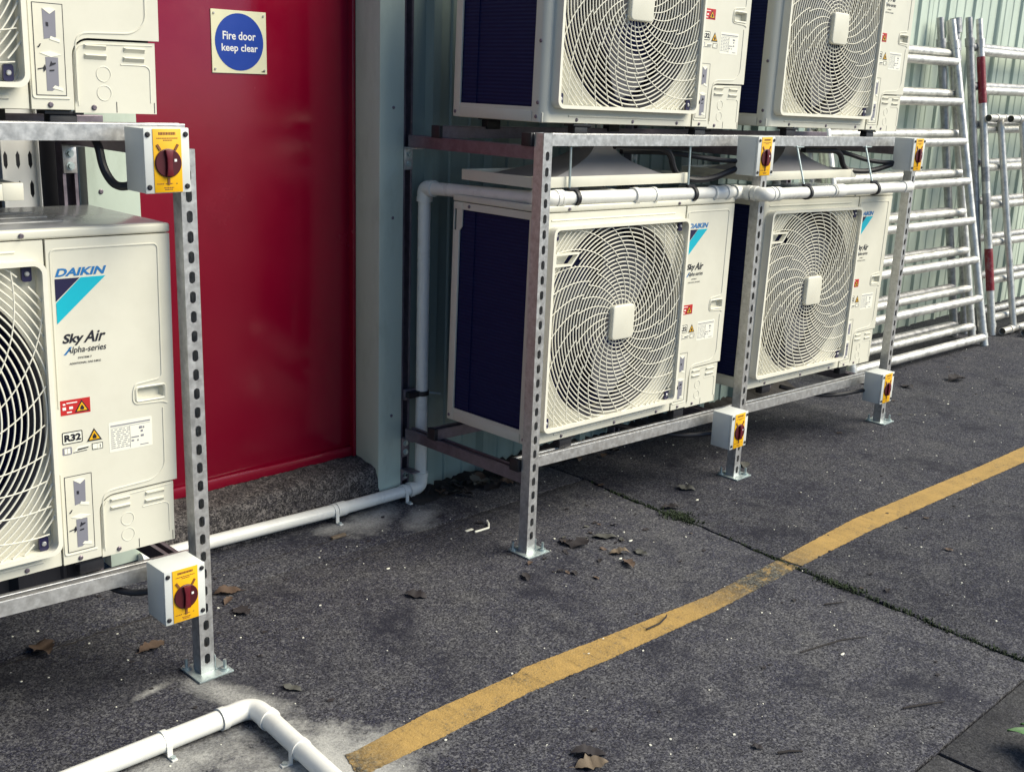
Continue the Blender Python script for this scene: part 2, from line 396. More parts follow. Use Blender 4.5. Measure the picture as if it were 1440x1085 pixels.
# joint filler (dark dirt deep in the joints)
g=G()
g.add([(-4,-1.56,-.02),(14,-1.56,-.02),(14,1.2,-.02),(-4,1.2,-.02)],[(0,1,2,3)]); o=g.build('joint_dirt',SOIL,yard)

# yellow line: two painted runs with ragged edges
def painted(top, bot, name):
    T=chain(top,step=.007,amp=.0018)+[top[-1]]; B=chain(bot,step=.007,amp=.0022)+[bot[-1]]
    g=G().prism_z(B+T[::-1],.0004,.0022); return g.build(name,LINEM,yard)
painted([(.052,-.556),(.072,-.560),(.321,-.545),(.62,-.556),(.655,-.553),(.668,-.545),(1.017,-.578),(1.47,-.613),(1.70,-.606),(1.885,-.603)],
        [(.044,-.585),(.030,-.625),(.044,-.652),(.276,-.654),(.587,-.647),(.912,-.672),(1.403,-.692),(1.65,-.688),(1.895,-.684)],'yellow_line')
painted([(1.905,-.600),(2.46,-.579),(3.009,-.603),(3.513,-.627),(3.965,-.637),(13.5,-.80)],
        [(1.910,-.684),(2.383,-.681),(2.934,-.701),(3.724,-.733),(13.5,-.90)],'yellow_line')

# ------------------------------------------------------------------ wall, door, step
def rib_profile(x0, x1, y, phase, pitch, thin=1.0):
    """box-profile sheet seen in plan, front at y"""
    out=[(x0,y)]; k=math.floor((x0-phase)/pitch)-1
    while phase+k*pitch < x1+pitch:
        c=phase+k*pitch
        for dx,dy in ((-.042*thin,0),(-.024*thin,-.030*thin),(.024*thin,-.030*thin),(.042*thin,0),(.115,0),(.123,-.006),(.133,-.006),(.141,0),(.245,0),(.253,-.006),(.263,-.006),(.271,0)):
            x=c+dx*pitch/.40
            if x0 < x < x1: out.append((x,y+dy))
        k+=1
    out.append((x1,y)); return out
def sheet(wall, x0, x1, y, phase, pitch, z0, z1, mt, thin=1.0):
    # visible sheets lap one over the other: every sheet is a part
    n=max(1,round((x1-x0)/1.0)); xs=[x0+(x1-x0)*i/n for i in range(n+1)]
    for i in range(n):
        p=rib_profile(xs[i],xs[i+1]-.0015,y+.0015*(i%2),phase,pitch,thin); g=G(); m_=len(p)
        q=[(x,yy+.004) for x,yy in p]
        g.prism_z(p+q[::-1],z0,z1); g.build('cladding_sheet',mt,wall,ang=20)
wallL=thing('clad_wall','shade-coloured ribbed metal wall behind the left rack, left of the red door','wall')
sheet(wallL,-4,.058,.745,-.2,.40,.0,3.4,SHADEM)
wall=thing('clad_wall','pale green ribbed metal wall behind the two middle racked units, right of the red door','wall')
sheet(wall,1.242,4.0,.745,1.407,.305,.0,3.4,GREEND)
G().box(4.0,4.006,.745,1.09,0,3.4).build('return_flashing',GREEN,wall)
wall3=thing('clad_wall','pale green ribbed metal wall behind the stacked scaffold frames','wall')
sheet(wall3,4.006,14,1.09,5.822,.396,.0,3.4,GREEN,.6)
# screws in the flashings / sheets
def screwhead(g, x, y, z, r=.006): g.tube([(x,y,z),(x,y-.002,z),(x,y-.004,z)],[r*1.5,r*1.5,r],8); return g
door=thing('fire_door','dark red painted fire door in a pale green metal surround','door')
leaf=G().box(.18,1.118,.862,.905,.172,2.4).build('door_leaf',REDP,door,bevel=.003)
G().box(.18,1.118,.846,.8625,.165,.205).build('weather_bar',REDP,door,bevel=.006)
G().box(1.116,1.131,.838,.90,.165,2.4).build('door_frame',REDP,door,bevel=.003)
tr=G().box(1.131,1.2405,.700,.905,.055,3.4).build('jamb_trim',GREEN,door,bevel=.002)
tl=G().box(.06,.222,.700,.905,.055,3.4).build('jamb_trim',GREEN,door,bevel=.002)
G().box(.2225,1.1305,.702,.905,2.3,3.4).build('head_trim',GREEN,door,bevel=.002)
sg=G()
for z in (.35,1.10,1.49,2.0): screwhead(sg,1.192,.700,z,.004)
for z in (.5,1.24,2.0): screwhead(sg,.10,.700,z,.005)
tag(sg.build('trim_screws',GALVD,door),kind='stuff')
sgn=thing('door_sign','square blue and cream notice reading Fire door keep clear, screwed to the red door','sign',(.572,.8618,1.588))
G().prism_y([(0,0),(.204,0),(.204,.197),(0,.197)],-.003,-.0002).build('sign_plate',SIGNP,sgn)
G().prism_y(circle(.102,.0985,.090,48),-.0038,-.0028).build('blue_disc',SIGNB,sgn)
text('sign_lettering','Fire door',.040,.163,.105,.131,-.0042,WHITE,sgn,bold=.018)
text('sign_lettering','keep clear',.035,.170,.062,.092,-.0042,WHITE,sgn,bold=.018)
for x,z in ((.010,.012),(.194,.012),(.010,.185),(.194,.185)):
    screwhead(G(),x,-.003,z,.0025).build('screw',GALV,sgn)
G().box(.183,.196,-.0035,-.003,.006,.0085).build('small_print',INK,sgn)
# step: rough cast threshold
stp=thing('concrete_step','rough weathered concrete threshold under the red door','step')
g=G(); NX,NY=46,10
for iy in range(NY):
    for ix in range(NX):
        u=ix/(NX-1); v=iy/(NY-1); x=.2+u*.955
        prof=[(.705,.0),(.702,.05),(.705,.11),(.712,.135),(.722,.149),(.745,.156),(.78,.160),(.82,.165),(.85,.168),(.862,.170)][iy]
        j=random.uniform(-1,1); k=random.uniform(-1,1); q=(.0 if iy in (0,9) else 1)
        g.v.append((x,prof[0]+.004*j*q,prof[1]+.005*k*q-.010*q*max(0,math.sin(u*9+1))*(1 if iy in (3,4) else 0)))
for iy in range(NY-1):
    for ix in range(NX-1):
        a=iy*NX+ix; g.f.append((a,a+1,a+NX+1,a+NX))
g.build('threshold',STEPM,stp,ang=60)
# dirt banked against the wall foot
g=G(); NX=150; rows=[(.0,0.0),(.05,.012),(.10,.03),(.16,.035)]
for iy,(dy,hz) in enumerate(rows):
    for ix in range(NX):
        x=1.25+ix/(NX-1)*2.75
        s=.6+.4*math.sin(x*7)+random.uniform(-.3,.5)
        g.v.append((x,.60+dy+random.uniform(-.012,.012),max(.0005,hz*s*.9+(0.001 if iy else -.004))))
for iy in range(3):
    for ix in range(NX-1): a=iy*NX+ix; g.f.append((a,a+1,a+NX+1,a+NX))
o=g.build('dirt_bank',SOIL,ang=70); tag(o,'dark dirt and leaf mould banked along the foot of the ribbed wall','dirt',kind='stuff')

# ------------------------------------------------------------------ strut racks
def slot_cells(g, z_first, n, w=.041, pitch=.05, sl=(.0165,.0305), t=.0025, cx=0):
    hw=w/2; hh=pitch/2; ca_=math.atan2(hh,hw); N=16
    angs=sorted([2*math.pi*k/N for k in range(N)]+[ca_,math.pi-ca_,math.pi+ca_,2*math.pi-ca_])
    r=sl[0]/2; straight=sl[1]/2-r
    def inner(a):
        c,s=math.cos(a),math.sin(a)
        if abs(c)>1e-6 and abs(r*s/c)<=straight: return (r*(1 if c>0 else -1), r*s/abs(c))
        z0=straight*(1 if s>0 else -1)   # ray against end circle
        b=s*z0; d=math.sqrt(max(0,b*b-(z0*z0-r*r))); tt=b+d
        return (tt*c,tt*s)
    def outer(a):
        c,s=math.cos(a),math.sin(a); k=min(hw/abs(c) if abs(c)>1e-9 else 9, hh/abs(s) if abs(s)>1e-9 else 9); return (k*c,k*s)
    I=[inner(a) for a in angs]; O=[outer(a) for a in angs]; m_=len(angs)
    for i in range(n):
        z=z_first+i*pitch; o=len(g.v)
        g.v+=[(cx+x,0,z+zz) for x,zz in O]+[(cx+x,0,z+zz) for x,zz in I]+[(cx+x,t,z+zz) for x,zz in I]
        for k in range(m_):
            j=(k+1)%m_; g.f.append((o+k,o+j,o+m_+j,o+m_+k)); g.f.append((o+m_+k,o+m_+j,o+2*m_+j,o+2*m_+k))
    return g
def make_post(x, phase, top, rack):
    g=G(); n=int((top-phase+.025)/.05); zf=phase
    if zf<.03: zf+=.05; n-=1
    slot_cells(g,zf,n); zt=zf+(n-.5)*.05
    g.box(-.0205,.0205,0,.0025,.006,zf-.025)
    if top-zt>.001: g.box(-.0205,.0205,0,.0025,zt,top)
    g.box(-.0205,-.018,.0002,.041,.006,top); g.box(.018,.0205,.0002,.041,.006,top)
    g.box(-.018,.018,.0385,.041,.006,top)  # back plate added to block light so the slots stay dark
    p=g.build('post',GALV,rack); p.location=(x,0,0)
    f=G(); f.prism_z([(-.045,-.035),(.060,-.035),(.060,.070),(-.045,.070)],0,.006)
    fp=f.build('foot_plate',ZINC,rack,bevel=.0015); fp.location=(x,0,.0005)
    for bx_,by_ in ((.043,-.016),(-.034,.056)):
        b=G().tube([(bx_,by_,.006),(bx_,by_,.0085),(bx_,by_,.00851),(bx_,by_,.013),(bx_,by_,.01301),(bx_,by_,.036)],[.014,.014,.011,.011,.0045,.0045],12)
        b.build('anchor_bolt',ZINC,fp)
    c=G(); c.box(.021,.024,-.002,.030,.006,.050); c.box(.021,.05,-.002,.030,.006,.0085)
    bc=c.build('foot_cleat',ZINC,rack,bevel=.0008); bc.location=(x,0,.001)
    return p
def channel(g, L_, w=.041, h=.041, t=.0025):
    """open-top strut along +X, y 0..w, top at z=0"""
    g.box(0,L_,0,t,-h,-.0004); g.box(0,L_,w-t,w,-h,-.0004); g.box(.0003,L_-.0003,t,w-t,-h,-h+t)
    g.box(.0002,L_-.0002,0.0002,.0105,-t,0); g.box(.0002,L_-.0002,w-.0105,w-.0002,-t,0)
    g.tube([(.0006,.0022,-.0020),(L_-.0006,.0022,-.0020)],.0026,8); g.tube([(.0006,.0105,-.0022),(L_-.0006,.0105,-.0022)],.0022,8); g.tube([(.0006,w-.0105,-.0020),(L_-.0006,w-.0105,-.0020)],.0026,8)
    g.box(.0004,L_-.0004,.008,.0105,-.009,-t); g.box(.0004,L_-.0004,w-.0105,w-.008,-.009,-t)
    return g
def beam(rack, x0, x1, y, ztop0, ztop1, mt=GALV, cap=True, h=.040, name='beam'):
    L_=x1-x0; g=channel(G(),L_,h=h); b=g.build(name,mt,rack); b.location=(x0,y,ztop0); b.rotation_euler=(0,math.atan2(ztop0-ztop1,L_),0)
    if cap:
        c=G().box(-.012,.004,-.0015,.0425,-h-.0015,.0015).build('end_cap',BLACK,b,bevel=.002)
    return b
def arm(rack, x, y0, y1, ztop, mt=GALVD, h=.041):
    g=channel(G(),y1-y0,h=h); a=g.build('arm',mt,rack); a.location=(x+.0205,y0,ztop); a.rotation_euler=(0,0,R(90)); return a
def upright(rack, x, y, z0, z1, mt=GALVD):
    w_=.043
    g=G(); g.box(-w_/2,w_/2,.0365,.039,z0,z1); g.box(-w_/2,-w_/2+.0025,0,.0365,z0,z1); g.box(w_/2-.0025,w_/2,0,.0365,z0,z1)
    g.box(-w_/2+.0025,-w_/2+.009,0,.0025,z0,z1); g.box(w_/2-.009,w_/2-.0025,0,.0025,z0,z1)
    o=g.build('wall_upright',mt,rack); o.location=(x,y,0); return o
def bracket(rack, x, y, z0, z1, mt=GALV):
    g=G(); g.box(-.020,.020,-.004,0,z0,z1); g.box(-.020,.020,-.07,-.004,z1-.005,z1)
    o=g.build('angle_bracket',mt,rack,bevel=.001); o.location=(x,y,0)
    for z in (z0+.02,z1-.027):
        b=G(); b.tube([(0,-.004,z),(0,-.006,z)],.012,16); b.tube([(0,-.006,z),(0,-.013,z)],.008,6)
        b.build('bolt',ZINC,o)
    return o
rackA=thing('steel_rack','galvanised slotted steel rack carrying the two leftmost units, left of the red door','rack')
rackB=thing('steel_rack','long galvanised slotted steel rack carrying the four units right of the red door','rack')
make_post(0,.0475,1.41,rackA)
make_post(1.259,.018,1.44,rackB); make_post(2.51,.0324,1.405,rackB); make_post(3.784,.0118,1.395,rackB)
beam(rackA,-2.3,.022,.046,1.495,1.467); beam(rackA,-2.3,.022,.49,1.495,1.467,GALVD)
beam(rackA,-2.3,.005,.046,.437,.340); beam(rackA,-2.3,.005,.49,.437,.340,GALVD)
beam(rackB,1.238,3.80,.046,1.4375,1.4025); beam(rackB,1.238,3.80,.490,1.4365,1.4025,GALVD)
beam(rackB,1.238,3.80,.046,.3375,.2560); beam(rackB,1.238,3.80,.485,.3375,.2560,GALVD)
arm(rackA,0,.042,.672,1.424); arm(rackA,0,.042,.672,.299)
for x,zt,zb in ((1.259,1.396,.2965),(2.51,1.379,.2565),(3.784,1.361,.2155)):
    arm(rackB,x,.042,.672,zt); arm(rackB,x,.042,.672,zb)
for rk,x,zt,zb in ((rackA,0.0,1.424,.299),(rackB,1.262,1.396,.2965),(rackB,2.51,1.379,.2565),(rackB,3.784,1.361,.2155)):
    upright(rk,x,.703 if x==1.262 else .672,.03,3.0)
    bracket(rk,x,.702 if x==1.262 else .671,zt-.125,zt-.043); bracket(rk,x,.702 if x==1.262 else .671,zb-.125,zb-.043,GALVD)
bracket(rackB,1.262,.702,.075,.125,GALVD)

# ------------------------------------------------------------------ outdoor unit prototype
W,H,D=1.095,.825,.43
unit=thing('heat_pump','cream outdoor air conditioning unit','air conditioner',(0,0,0))
gx0,gx1,gz0,gz1=.032,.777,.045,.758; hcx,hcz=.413,.402
def label_y(k): return -.0068-.0006*k
# front panel with the square fan opening and the rounded left corner
g=G(); g.plate_y([(.030,.0),(.784,.0),(.784,.80),(.030,.80)],[rrect(gx0+.012,gx1-.012,gz0+.012,gz1-.012,.03)],-.002,.004)
g.build('front_panel',CREAM,unit,ang=25)
cor=[(.0305,-.0018)]+[(.030-.030*math.sin(R(a)),.028-.030*math.cos(R(a))) for a in range(0,91,9)]+[(.0,.046),(.004,.046),(.004,.03),(.0305,.004)]
G().prism_z(cor,.0,.80).build('corner_panel',CREAM,unit,ang=25)
# pressed line along the bottom and top of the front panel
G().tube([(.12,-.002,.022),(.74,-.002,.022)],.0035,8).build('pressed_ridge',CREAM,unit)
G().tube([(.05,-.002,.776),(.72,-.002,.776)],.003,8).build('pressed_ridge',CREAM,unit)
# service panel, right
up=[(.788,.0),(.884,.0),(.884,.118)]+[(.884+.040-.040*math.cos(R(a)),.118+.040*math.sin(R(a))) for a in range(15,91,15)]+[(W,.161),(W,.80),(.788,.80)]
hx0,hx1,hz0,hz1=.996,1.066,.389,.417
g=G(); g.plate_y(up,[rrect(hx0,hx1,hz0,hz1,.004)],-.006,.004); g.box(W-.004,W-.0005,.004,.12,.161,.80)
g.build('service_panel',CREAM,unit,ang=25)
g=G(); lo=[(.888,-.006),(1.086,-.006),(1.086,.156),(.926,.153)]+[(.926-.038*math.sin(R(a)),.115+.038*math.cos(R(a))) for a in range(15,91,15)]
g.prism_y(lo,-.0015,.006); g.box(1.082,1.0855,.006,.12,-.006,.156); g.build('lower_cover',CREAM,unit,ang=25)
# handle recess
g=G(); z0,z1=hz0,hz1
g.add([(hx0,-.004,z0),(hx1,-.004,z0),(hx1,-.004,z1),(hx0,-.004,z1),(hx0+.004,.011,z0+.003),(hx1-.004,.011,z0+.003),(hx1-.004,.011,z1-.002),(hx0+.004,.011,z1-.002)],[(0,4,5,1),(1,5,6,2),(2,6,7,3),(3,7,4,0),(4,7,6,5)])
g.build('handle_recess',CREAM,unit,smooth=False)
g=G(); fr=rrect(hx0-.004,hx1+.004,hz0-.004,hz1+.004,.006); g.tube([(x,-.006,z) for x,z in fr],.003,6,closed=True)
g.build('handle_rim',CREAM,unit)
# embossed outlines
g=G()
def emb(pts_, y=-.006, r=.0024, rc=.02): g.tube(arc([(x,y,z) for x,z in pts_],rc,5),r,6)
emb([(.797,.40),(.797,.777),(1.062,.777),(1.062,.437),(.99,.430),(.984,.412),(.984,.380),(1.062,.376),(1.075,.370)],rc=.014)
emb([(.893,.02),(.893,.168),(1.03,.174),(1.062,.20),(1.062,.36)],r=.0022,rc=.03)
emb([(.896,.010),(.896,.145),(1.08,.150)],y=-.0015,r=.0018,rc=.028)
emb([(1.0,.104),(1.062,.104),(1.072,.096),(1.072,.02)],y=-.0015,r=.0016,rc=.012)
emb([(.792,.235),(.792,.024),(.874,.024)],r=.0022,rc=.008)
g.build('embossed_outline',CREAM,unit)
g=G()
for cz in (.081,.039): g.tube([(x,-.0015,z) for x,z in circle(.958,cz,.017,20)],.0012,5,closed=True)
g.build('knockout',CREAM,unit)
for x,z in ((.914,.151-.006),(1.008,.149-.006),(.914,.128-.004),(1.006,.126-.004)):
    g=G(); g.add([(x,-.0015,z),(x+.052,-.0015,z),(x+.050,-.009,z-.003),(x+.003,-.009,z-.003),(x,-.0015,z-.012),(x+.052,-.0015,z-.012)],[(0,1,2,3),(3,2,5,4),(0,3,4),(1,5,2)])
    g.build('vent_louvre',CREAM,unit,smooth=False)
g=G(); g.box(.986,.9875,-.0022,-.0012,-.004,.020); g.box(1.080,1.0815,-.0022,-.0012,-.004,.020); g.build('tab_slot',DARK,unit)
# body behind: base pan, inside, rear, coil side, lid
G().box(.004,W-.012,.006,D-.004,-.002,.030).build('base_pan',CREAM,unit,bevel=.003)
G().box(.81,W-.016,.016,D-.006,.032,.797).build('inner_casing',DARK,unit)
G().box(.02,.80,.17,.19,.032,.797).build('inner_back',COIL,unit)
G().box(.012,.016,.05,.40,.032,.797).build('coil_panel',COIL,unit)
G().box(.018,.80,.402,.416,.032,.797).build('rear_coil',COIL,unit)
G().box(.008,.0115,.325,.40,.035,.795).build('coil_bend',COIL,unit)
g=G(); g.plate_y([(-.046,.030),(-.415,.030),(-.415,.80),(-.046,.80)][::-1],[[(-.052,.046),(-.398,.046),(-.398,.70),(-.385,.715),(-.385,.775),(-.052,.775)][::-1]],0,.004)
g.v=[(y+.001,-x,z) for x,y,z in g.v]
g.build('side_frame',CREAM,unit,ang=25)
g=G(); g.box(-.0006,.006,.3975,.43,.0,.70); g.box(-.0006,.006,.425,.43,.70,.775); g.box(-.0009,.006,.386,.4302,.775,.80); g.box(-.0003,.0055,.05,.397,.0,.034)
g.build('side_corner',CREAM,unit,bevel=.001)
g=G(); g.box(-.003,W+.003,-.006,D+.004,.802,H)
lid=g.build('lid',CREAM,unit,bevel=.006,seg=3)
G().box(.006,W-.006,.004,D-.006,H-.004,H+.0012).build('lid_reflection_sheet',LIDM,lid,bevel=.0008)  # thin grey sheet added over the cream lid to carry its reflection
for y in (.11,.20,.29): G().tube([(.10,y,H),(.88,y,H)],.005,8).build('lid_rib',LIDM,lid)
for x,y,z in ((.932,-.0015,.006),(.83,-.006,.010),(.735,-.007,.812),(.13,-.007,.812),(.16,-.002,.010),(.45,-.002,.010),(.70,-.002,.010)):
    screwhead(G(),x,y,z,.0042).build('screw',GALVD,unit)
for y,z in ((.025,.06),(.025,.72),(.025,.25),(.025,.52),(.35,.788),(.42,.016),(.03,.788),(.03,.016)):
    g=screwhead(G(),0,0,0,.0042); g.v=[(yy+.0005,x+y,zz+z) for x,yy,zz in g.v]; g.build('screw',GALVD,unit)
# bell mouth, fan
bm=G(); bm.plate_y([(gx0-.006,gz0-.012),(gx1+.004,gz0-.012),(gx1+.004,gz1+.012),(gx0-.006,gz1+.012)],[circle(hcx,hcz,.3635,64)],.0045,.008)
th_=G()
for k in range(48):
    a0,a1=2*math.pi*k/48,2*math.pi*(k+1)/48; r=.3635
    th_.add([(hcx+r*math.cos(a0),.0078,hcz+r*math.sin(a0)),(hcx+r*math.cos(a1),.0078,hcz+r*math.sin(a1)),(hcx+r*.985*math.cos(a1),.11,hcz+r*.985*math.sin(a1)),(hcx+r*.985*math.cos(a0),.11,hcz+r*.985*math.sin(a0))],[(0,1,2,3)])
bm.build('bell_mouth',CREAM,unit); th_.build('fan_throat',FANM,unit)
fan=G().tube([(hcx,.05,hcz),(hcx,.12,hcz)],.075,24).build('fan',FANM,unit)
for b_ in range(3):
    g=G(); n=14; a0=b_*2*math.pi/3+.5
    for i in range(n+1):
        t=i/n; r=.07+.25*t; sw=.85-.10*t; off=.55*t
        for s in (-1,-.33,.33,1):
            a=a0+off+s*sw*.62; g.v.append((hcx+r*math.cos(a),.088+s*.040*(1-.3*t),hcz+r*math.sin(a)))
    for i in range(n):
        for k in range(3): q=i*4+k; g.f.append((q,q+1,q+5,q+4))
    g.build('fan_blade',FANM,fan)
# grille
g=G(); g.plate_y(rrect(gx0,gx1,gz0,gz1,.028),[rrect(gx0+.011,gx1-.011,gz0+.011,gz1-.011,.02)],-.036,-.001)
gr=g.build('fan_grille',WIRE,unit,ang=40)
ix0,ix1,iz0,iz1=gx0+.009,gx1-.009,gz0+.009,gz1-.009
def inside(x,z):
    if not (ix0<=x<=ix1 and iz0<=z<=iz1): return False
    if x<.168+.002 and .628<z<.668 and x>ix0: return False
    for cx,cz in ((.062,.728),(.738,.728),(.062,.075),(.738,.075)):
        if abs(x-cx)<.013 and abs(z-cz)<.020: return False
    return True
def runs(pts_, closed):
    out=[]; cur=[]
    for p in pts_:
        if inside(*p): cur.append(p)
        else:
            if len(cur)>2: out.append((cur,False))
            cur=[]
    if len(cur)>2:
        if closed and len(cur)==len(pts_): out.append((cur,True))
        elif closed and out and inside(*pts_[0]) and out[0][0][0]==pts_[0]: out[0]=(cur+out[0][0],False)
        else: out.append((cur,False))
    return out
r=.082
while r<.53:
    n=int(90+r*180); pts_=[(hcx+r*math.cos(2*math.pi*k/n),hcz+r*math.sin(2*math.pi*k/n)) for k in range(n)]
    rs=runs(pts_,True)
    for c,cl in rs:
        g=G().strip(c,.0047,.0038,cl)
        g.v=[(x,y-.020,z) for x,y,z in g.v]
        g.build('grille_ring',WIRE,gr,ang=50)
    r+=.0149
NV=27
def vane(a0, r0, r1):
    n=max(6,int((r1-r0)/.012)); out=[]
    for k in range(n+1):
        rr_=r0+(r1-r0)*k/n; a=a0+1.02*(max(0,rr_-.055)/.33)**.85; out.append((hcx+rr_*math.cos(a),hcz+rr_*math.sin(a)))
    return out
for k in range(NV):
    a0=2*math.pi*k/NV
    for c,cl in runs(vane(a0,.055,.235),False)+runs(vane(a0-.07,.233,.54),False):
        g=G().strip(c,.0033,.0026)
        g.v=[(x,y-.0228,z) for x,y,z in g.v]; g.build('grille_vane',WIRE,gr,ang=50)
g=G().prism_y(rrect(hcx-.060,hcx+.060,hcz-.063,hcz+.063,.016),-.044,-.020); g.build('hub_badge',CREAM,gr,bevel=.005,seg=3)
g=G(); g.plate_y([(.044,.624),(.128,.624),(.168,.668),(.044,.668)],[[(.050,.630),(.124,.630),(.156,.662),(.050,.662)]],-.034,-.016); g.build('lift_slot',WIRE,gr,ang=30)
for cx,cz in ((.062,.728),(.738,.728),(.062,.075),(.738,.075)):
    G().prism_y(rrect(cx-.011,cx+.011,cz-.018,cz+.018,.006),-.018,-.010).build('clip_pocket',NAVY,gr)
    screwhead(G(),cx,-.018,cz,.004).build('clip_screw',GALV,gr)
# stickers and lettering
Y1,Y2=-.0065,-.0071
st=G().prism_y([(.801,.700),(.935,.700),(.935,.738),(.801,.738)],Y1+.0003,-.0058).build('logo_sticker',CREAM,unit)
text('logo_lettering','DAIKIN',.806,.930,.7135,.7325,Y2,BLUEL,st,bold=.035,shear=.28)
tri=G().prism_y([(.805,.7085),(.864,.7085),(.805,.656)][::-1],Y2,-.006).build('logo_dark_triangle',NAVY,st)
G().prism_y([(.8665,.7085),(.927,.7085),(.8055,.603),(.8055,.6525)][::-1],Y2,-.006).build('logo_cyan_band',CYAN,st)
mn=G().prism_y([(.812,.498),(.934,.498),(.934,.56),(.812,.56)],Y1+.0004,-.0058).build('model_sticker',CREAM,unit)
text('model_lettering','Sky',.815,.8675,.548,.577,Y2,INK,mn,bold=.03,shear=.25)
text('model_lettering','Air',.8655,.921,.552,.580,Y2,INK,mn,bold=.02,shear=.35)
text('series_lettering','Alpha-series',.822,.921,.525,.545,Y2,INK,mn,bold=.006,shear=.22)
G().prism_y([(.816,.527),(.822,.527),(.837,.545),(.833,.545)],Y2,-.006).build('series_swoosh',BLUEL,mn)
text('system_lettering','SYSTEM 7',.850,.884,.5145,.519,Y2,INK,mn,bold=.02)
text('gas_lettering','ADDITIONAL GAS 0.8KG',.829,.906,.502,.5068,Y2,INK,mn,bold=.02)
rs=G().prism_y([(.801,.380),(.874,.380),(.874,.417),(.801,.417)],Y1,-.0058).build('warning_sticker',REDL,unit)
def tri_sign(parent, cx, z0, wd, ht, mfill):
    G().prism_y([(cx-wd/2,z0),(cx+wd/2,z0),(cx,z0+ht)],Y1-.0005,-.006).build('triangle_border',INK,parent)
    G().prism_y([(cx-wd*.36,z0+ht*.09),(cx+wd*.36,z0+ht*.09),(cx,z0+ht*.82)],Y1-.0009,-.006).build('triangle_fill',mfill,parent)
    G().prism_y([(cx-wd*.12,z0+ht*.16),(cx+wd*.12,z0+ht*.16),(cx+wd*.15,z0+ht*.34),(cx,z0+ht*.60),(cx-wd*.13,z0+ht*.36)],Y1-.0013,-.006).build('flame_symbol',INK,parent)
tri_sign(rs,.853,.384,.036,.029,YEL)
g=G()
for x,z,wd,ht in ((.806,.393,.008,.007),(.822,.394,.009,.006),(.816,.385,.012,.003),(.816,.408,.026,.0025),(.807,.405,.006,.004)): g.box(x,x+wd,Y1-.0006,-.006,z,z+ht)
g.build('white_symbols',WHITE,rs)
rb=G().plate_y(rrect(.801,.851,.308,.338,.003),[rrect(.803,.849,.310,.336,.002)],Y1-.0004,-.0058).build('refrigerant_label',INK,unit)
G().prism_y(rrect(.803,.849,.310,.336,.002),Y1,-.0058).build('label_ground',PAPER,rb)
text('refrigerant_lettering','R32',.806,.847,.314,.332,Y2,INK,rb,bold=.05)
fl=G().prism_y([(.860,.305),(.900,.305),(.900,.3055),(.860,.3055)],Y1,-.0058).build('flammable_label',INK,unit)
tri_sign(fl,.880,.306,.037,.031,YEL)
bk=G().prism_y(rrect(.800,.823,.281,.300,.003),Y1,-.0058).build('manual_label',INKG,unit)
g=G(); g.box(.805,.8115,Y1-.0005,-.006,.284,.297); g.box(.8125,.819,Y1-.0005,-.006,.284,.297)
g.prism_y([(.826,.284),(.860,.286),(.870,.298),(.838,.297)],Y1,-.0058)
g.box(.874,.886,Y1,-.0058,.284,.298); g.box(.887,.900,Y1,-.0058,.283,.297); g.build('book_pages',PAPER,bk)
g=G(); g.prism_y([(.827,.2835),(.861,.285),(.860,.2865),(.826,.285)],Y2,-.006); g.prism_y([(.838,.292),(.866,.2935),(.862,.290),(.836,.288)],Y2,-.006); g.box(.893,.8945,Y2,-.006,.286,.294)
g.box(.8735,.8745,Y2,-.006,.283,.299); g.box(.8995,.9005,Y2,-.006,.283,.298); g.box(.874,.90,Y2,-.006,.2975,.2985); g.box(.874,.90,Y2,-.006,.2825,.2835); g.build('book_lines',INK,bk)
pl=G().prism_y(rrect(.917,1.031,.266,.342,.003),Y1,-.0058).build('rating_plate',PAPER,unit)
g=G(); random.seed(3)
g.box(.922,1.026,Y2,-.006,.3315,.3345)
for i in range(10):
    z=.322-i*.0052; x=.922
    while x<.968:
        wd=random.uniform(.004,.012); g.box(x,min(x+wd,.970),Y2,-.006,z,z+.0016); x+=wd+random.uniform(.002,.006)
g.box(.9715,.9722,Y2,-.006,.270,.326); g.box(.922,1.026,Y2,-.006,.3275,.3281)
for x,z,wd,ht in ((.996,.315,.008,.006),(1.006,.315,.004,.005),(1.0,.306,.006,.005),(.975,.294,.02,.003),(.990,.284,.004,.004),(.975,.285,.007,.004),(1.0,.294,.008,.005),(.998,.272,.022,.002)): g.box(x,x+wd,Y2,-.006,z,z+ht)
g.build('fine_print',INKG,pl)
pc=G().plate_y([(.800,.030),(.868,.030),(.868,.226),(.800,.226)],[[(.8014,.0314),(.8666,.0314),(.8666,.2246),(.8014,.2246)]],Y1-.0004,-.0058).build('opening_diagram',INK,unit)
G().prism_y([(.8014,.0314),(.8666,.0314),(.8666,.2246),(.8014,.2246)],Y1,-.0058).build('diagram_ground',CREAM,pc)
for q in ([(.823,.150),(.850,.155),(.851,.212),(.838,.203),(.822,.214)],[(.824,.040),(.836,.040),(.851,.050),(.852,.112),(.824,.112)]): G().prism_y(q,Y2,-.006).build('diagram_panel',INKG,pc)
for q in ([(.822,.214),(.838,.2165),(.851,.213),(.838,.203)],[(.835,.150),(.838,.157),(.858,.150),(.858,.144)],[(.812,.120),(.835,.125),(.860,.118),(.836,.112)],[(.836,.046),(.842,.052),(.860,.046),(.860,.040)]): G().prism_y(q,Y1-.0011,-.006).build('diagram_sheet',PAPER,pc)
g=G()
